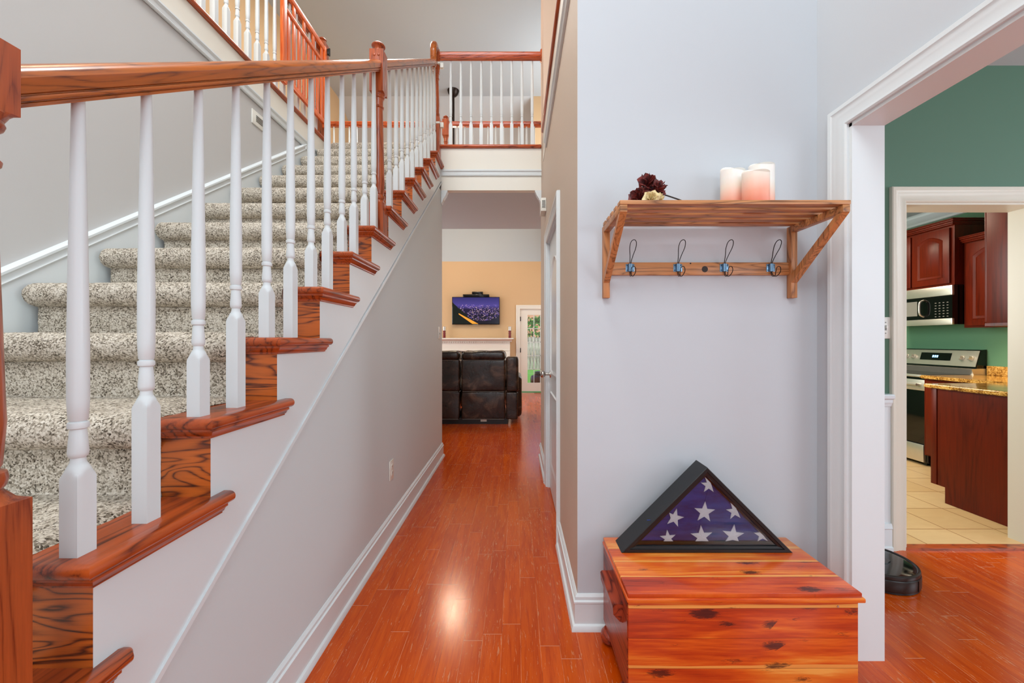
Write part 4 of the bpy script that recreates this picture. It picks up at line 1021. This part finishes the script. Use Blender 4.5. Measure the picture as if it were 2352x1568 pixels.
shrub(1.2, 20.3, 1.5, 1.1, 'leafy_shrub', 'bright green leafy shrub rising behind the garden fence')
hs = thing('neighbouring_house', 'peach coloured house eave beyond the fence, seen at the top of the patio door glass', 'house', (2, 26, -.2))
pbox('wall', paint('peach_siding', (206, 150, 120)), hs, (-6, 12, 26, 30, -.2, 4.2)); 
bm = bmesh.new(); prism(bm, [(25.4, 4.2), (30.6, 4.2), (28, 6)], 'X', -6.5, 12.5); obj('roof', bm, M['bronze'], hs)
gl_ = thing('barbecue_grill', 'black covered barbecue grill standing outside the patio door', 'grill', (.62, 11.2, -.2))
gxx, gyy = (1240-1186)*11.2/905, 11.2
bm = bmesh.new(); loft(bm, gxx, gyy, [(-.20, .20, 0), (.0, .27, .3), (.10, .27, .3), (.16, .25, 0), (.20, .17, 0)], 28); obj('kettle', bm, M['black'], gl_)
bm = bmesh.new(); loft(bm, gxx, gyy, [(.20, .13, 0), (.215, .16, 0), (.235, .13, 0), (.25, .16, 0), (.27, .13, 0), (.285, .15, 0), (.30, .08, 0)], 28); obj('lid', bm, M['black'], gl_)
bm = bmesh.new()
gl_b = [cyl(bm, (gxx+.2*math.cos(a), gyy+.2*math.sin(a), -.22), (gxx+.12*math.cos(a), gyy+.12*math.sin(a), 0), .015) for a in (.5, 2.6, 4.7)]
obj('leg', bm, M['black'], gl_)

# ------------------------------------------------------------------ KITCHEN
CT = .848
def arch_door(parent, plane, pos, a0, a1, z0, z1, sgn, arch=.05, name='cabinet_door'):
    """door on x=pos facing -x (plane X) or y=pos facing -y (plane Y)"""
    bm = bmesh.new(); lo, hi = sorted((pos, pos+sgn*.02))
    if plane == 'X': box(bm, lo, hi, a0, a1, z0, z1, bev=.003)
    else: box(bm, a0, a1, lo, hi, z0, z1, bev=.003)
    o = obj(name, bm, M['cherry'], parent)
    w = (a1-a0); s = min(.055, w*.2); zt = z1-s-arch
    pts = [(a0+s, z0+s), (a1-s, z0+s)]+[(a1-s+(a0-a1+2*s)*t, zt+arch*math.sin(PI*t)) for t in [i/12 for i in range(13)]]
    f = pos+sgn*.0202; n = len(pts); cx = (a0+a1)/2; cz = (z0+z1)/2; bm = bmesh.new(); rows = []
    for k, d in ((1, 0), (.95, .006), (.80, .001), (.74, .007)):
        row = []
        for a, z in pts:
            aa, zz = cx+(a-cx)*(k if k == 1 else 1-(1-k)*1.0), cz+(z-cz)*(1-(1-k)*w/(z1-z0))
            row.append(bm.verts.new((f+sgn*d, aa, zz) if plane == 'X' else (aa, f+sgn*d, zz)))
        rows.append(row)
    for a, b in zip(rows, rows[1:]):
        for i in range(n): bm.faces.new((a[i], a[(i+1) % n], b[(i+1) % n], b[i]))
    bm.faces.new(rows[-1]); obj('raised_panel', bm, M['cherry'], o); return o
def crown(parent, x0, x1, y0, y1, z, faces='xy'):
    bm = bmesh.new()
    for i, (g_, a, b) in enumerate(((.008, 0, .012), (.018, .012, .03), (.030, .03, .045), (.036, .045, .055))):
        box(bm, x0-g_, x1, y0-g_, y1, z+a, z+b, bev=.003)
    obj('cabinet_crown', bm, M['cherry'], parent)
# A: above the microwave
c1 = thing('upper_cabinet', 'dark cherry wall cabinet with arched doors directly above the microwave', 'cabinet', (4.18, 4.0, 1.69), 'upper kitchen cabinets')
pbox('cabinet_box', M['cherry'], c1, (4.04, 4.3495, 3.632, 4.40, 1.682, 2.235))
arch_door(c1, 'X', 4.04, 3.66, 4.005, 1.70, 2.215, -1); arch_door(c1, 'X', 4.04, 4.02, 4.37, 1.70, 2.215, -1); crown(c1, 4.02, 4.3495, 3.632, 4.40, 2.235)
c2 = thing('upper_cabinet', 'dark cherry wall cabinet with an arched door, to the right of the microwave', 'cabinet', (4.2, 3.3, 1.28), 'upper kitchen cabinets')
pbox('cabinet_box', M['cherry'], c2, (4.125, 4.3495, 2.68, 3.628, 1.283, 2.06))
arch_door(c2, 'X', 4.125, 3.245, 3.60, 1.30, 2.045, -1, .06); arch_door(c2, 'X', 4.125, 2.86, 3.235, 1.30, 2.045, -1, .06); crown(c2, 4.105, 4.3495, 2.70, 3.628, 2.06)
c3 = thing('upper_cabinet', 'tall dark cherry wall cabinet showing its plain side panel beside the doorway', 'cabinet', (3.6, 2.5, 1.28), 'upper kitchen cabinets')
pbox('cabinet_box', M['cherry'], c3, (3.15, 4.10, 2.3305, 2.640, 1.281, 2.36), bev=.002)
arch_door(c3, 'Y', 2.641, 3.16, 3.62, 1.29, 2.35, 1); arch_door(c3, 'Y', 2.641, 3.63, 4.08, 1.29, 2.35, 1); pbox('light_rail', M['cherry'], c3, (3.145, 4.1, 2.3305, 2.645, 1.262, 1.281))
tag(pbox('under_cabinet_light', flat('warm_light_strip', (255, 220, 150), .4, emit=(255, 196, 110), es=7), None, (4.16, 4.30, 2.75, 3.25, 1.262, 1.2825), bev=.003), 'warm glowing light strip under the cabinet right of the microwave', 'cabinet light')
area('under_cabinet_lamp', (4.23, 3.0, 1.255), (4.25, 3.0, 0), .10, .45, 4.5, (1, .78, .42))
# microwave
mw = thing('microwave', 'stainless and black over-the-range microwave hung beneath the wall cabinet', 'microwave', (4.18, 4.0, 1.31))
MX = 4.02; my0, my1, mz0, mz1 = 3.633, 4.37, 1.313, 1.680
pbox('microwave_body', M['gloss_black'], mw, (MX+.02, 4.3495, my0, my1, mz0+.004, mz1-.0005))
pbox('steel_band', M['steel'], mw, (MX-.002, MX+.02, my0, my1, 1.588, 1.679), bev=.004); pbox('steel_band', M['steel'], mw, (MX-.002, MX+.02, my0, my1, mz0, 1.372), bev=.004)
pbox('door_glass', M['gloss_black'], mw, (MX, MX+.02, 3.86, my1, 1.374, 1.586)); pbox('window_mesh', M['slot'], mw, (MX-.0015, MX, 3.95, 4.30, 1.41, 1.555))
pbox('control_panel', M['gloss_black'], mw, (MX, MX+.02, my0, 3.858, 1.374, 1.586))
for i in range(4):
    for j in range(6): pbox('button', M['slot'], mw, (MX-.0012, MX, 3.665+i*.035, 3.68+i*.035, 1.39+j*.026, 1.397+j*.026))
bm = bmesh.new(); tube(bm, spline([(MX-.002, 3.885, 1.400), (MX-.04, 3.885, 1.42), (MX-.048, 3.885, 1.48), (MX-.04, 3.885, 1.54), (MX-.002, 3.885, 1.560)], 6), .009, 10); obj('door_handle', bm, M['steel'], mw)
# range
rg = thing('electric_range', 'stainless and black electric range with four knobs and a lit clock display', 'range', (4.0, 4.0, 0))
ry0, ry1 = 3.635, 4.37
pbox('range_body', M['gloss_black'], rg, (3.80, 4.345, ry0, ry1, .03, .822), bev=.003)
pbox('cooktop', M['steel'], rg, (3.775, 4.345, ry0, ry1, .822, .845), bev=.004); pbox('glass_top', M['gloss_black'], rg, (3.83, 4.22, ry0+.03, ry1-.03, .8455, .848))
bm = bmesh.new(); prism(bm, [(4.22, .8455), (4.2, .90), (4.26, .905), (4.345, .905), (4.345, .8455)], 'Y', ry0, ry1); obj('rear_step', bm, M['steel'], rg)
bm = bmesh.new(); prism(bm, [(4.25, .915), (4.295, 1.078), (4.345, 1.082), (4.345, .905), (4.25, .905)], 'Y', ry0+.004, ry1-.004); obj('backguard', bm, M['gloss_black'], rg)
def bgp(t, d=.0): return (4.25+.045*t-d, .918+.155*t)
def bgquad(name, y0, y1, t0, t1, d, m, parent=rg):
    bm = bmesh.new(); a = bgp(t0, d); b = bgp(t1, d); a2 = bgp(t0, 0); b2 = bgp(t1, 0)
    prism(bm, [a, b, b2, a2], 'Y', y0, y1); return obj(name, bm, m, parent)
bgquad('control_face', ry0+.012, ry1-.004, .02, .98, .004, M['steel']); dp = bgquad('clock_display', 3.87, 4.16, .32, .80, .0065, M['gloss_black'])
M['lcd'] = flat('blue_led', (120, 190, 255), .5, emit=(120, 190, 255), es=4)
for i, yy in enumerate((4.035, 4.015, 3.995)): bgquad('clock_digit', yy-.006, yy+.006, .50, .64, .008, M['lcd'], dp)
for yy in (3.70, 3.775, 4.235, 4.305):
    c = bgp(.52, .004); bm = bmesh.new(); cyl(bm, (c[0], yy, c[1]), (c[0]-.008, yy, c[1]+.002), .026, .026, 20); cyl(bm, (c[0]-.008, yy, c[1]+.002), (c[0]-.036, yy, c[1]+.009), .020, .017, 20); obj('control_knob', bm, M['steel'], rg)
pbox('oven_door', M['gloss_black'], rg, (3.778, 3.80, ry0+.004, ry1-.004, .205, .80), bev=.003)
pbox('door_trim', M['steel'], rg, (3.772, 3.779, ry0+.004, ry1-.004, .70, .80), bev=.002)
bm = bmesh.new(); tube(bm, [(3.735, ry0+.04, .755), (3.735, ry1-.04, .755)], .012, 12)
for yy in (ry0+.06, ry1-.06): cyl(bm, (3.735, yy, .755), (3.775, yy, .755), .009)
obj('oven_handle', bm, M['steel'], rg)
pbox('storage_drawer', M['steel'], rg, (3.775, 3.80, ry0+.02, ry1-.004, .035, .195), bev=.003)
for x in (3.82, 4.28):
    for y in (ry0+.03, ry1-.06): pbox('range_foot', M['black'], rg, (x, x+.03, y, y+.03, .0025, .03))
# base cabinets + worktop
b1 = thing('base_cabinet', 'dark cherry base cabinet with plain end panel, toe notch and overhanging worktop by the doorway', 'cabinet', (3.5, 2.6, 0), 'base kitchen cabinets')
bm = bmesh.new(); prism(bm, [(2.3305, .003), (2.82, .003), (2.82, .115), (2.905, .115), (2.905, .818), (2.3305, .818)], 'X', 3.068, 3.70); obj('cabinet_box', bm, M['cherry'], b1)
pbox('corner_stile', M['cherry'], b1, (3.062, 3.07, 2.872, 2.912, .116, .816), bev=.002)
for x0 in (3.10, 3.40): arch_door(b1, 'Y', 2.906, x0, x0+.28, .13, .80, 1, 0)
b2 = thing('base_cabinet', 'dark cherry base cabinet in the corner between the range and the near wall', 'cabinet', (4.05, 3.2, 0), 'base kitchen cabinets')
bm = bmesh.new(); prism(bm, [(3.84, .003), (4.345, .003), (4.345, .818), (3.76, .818), (3.76, .115), (3.84, .115)], 'Y', 2.93, 3.63); obj('cabinet_box', bm, M['cherry'], b2)
arch_door(b2, 'X', 3.76, 2.96, 3.60, .13, .80, -1, 0)
bm = bmesh.new()
prism(bm, [(3.035, 2.3305), (4.3495, 2.3305), (4.3495, 3.632), (3.72, 3.632), (3.72, 2.935), (3.035, 2.935)], 'Z', .8185, CT)
es = [e for e in bm.edges if abs(e.verts[0].co.z-e.verts[1].co.z) < .001]; bmesh.ops.bevel(bm, geom=es, offset=.006, segments=3, affect='EDGES')
wt = thing('granite_worktop', 'glossy gold speckled granite worktop wrapping the kitchen corner', 'worktop', (3.8, 2.9, .82)); obj('slab', bm, M['granite'], wt)
pbox('backsplash', M['granite'], wt, (4.328, 4.3495, 2.35, 3.628, CT+.0005, CT+.085), bev=.003)
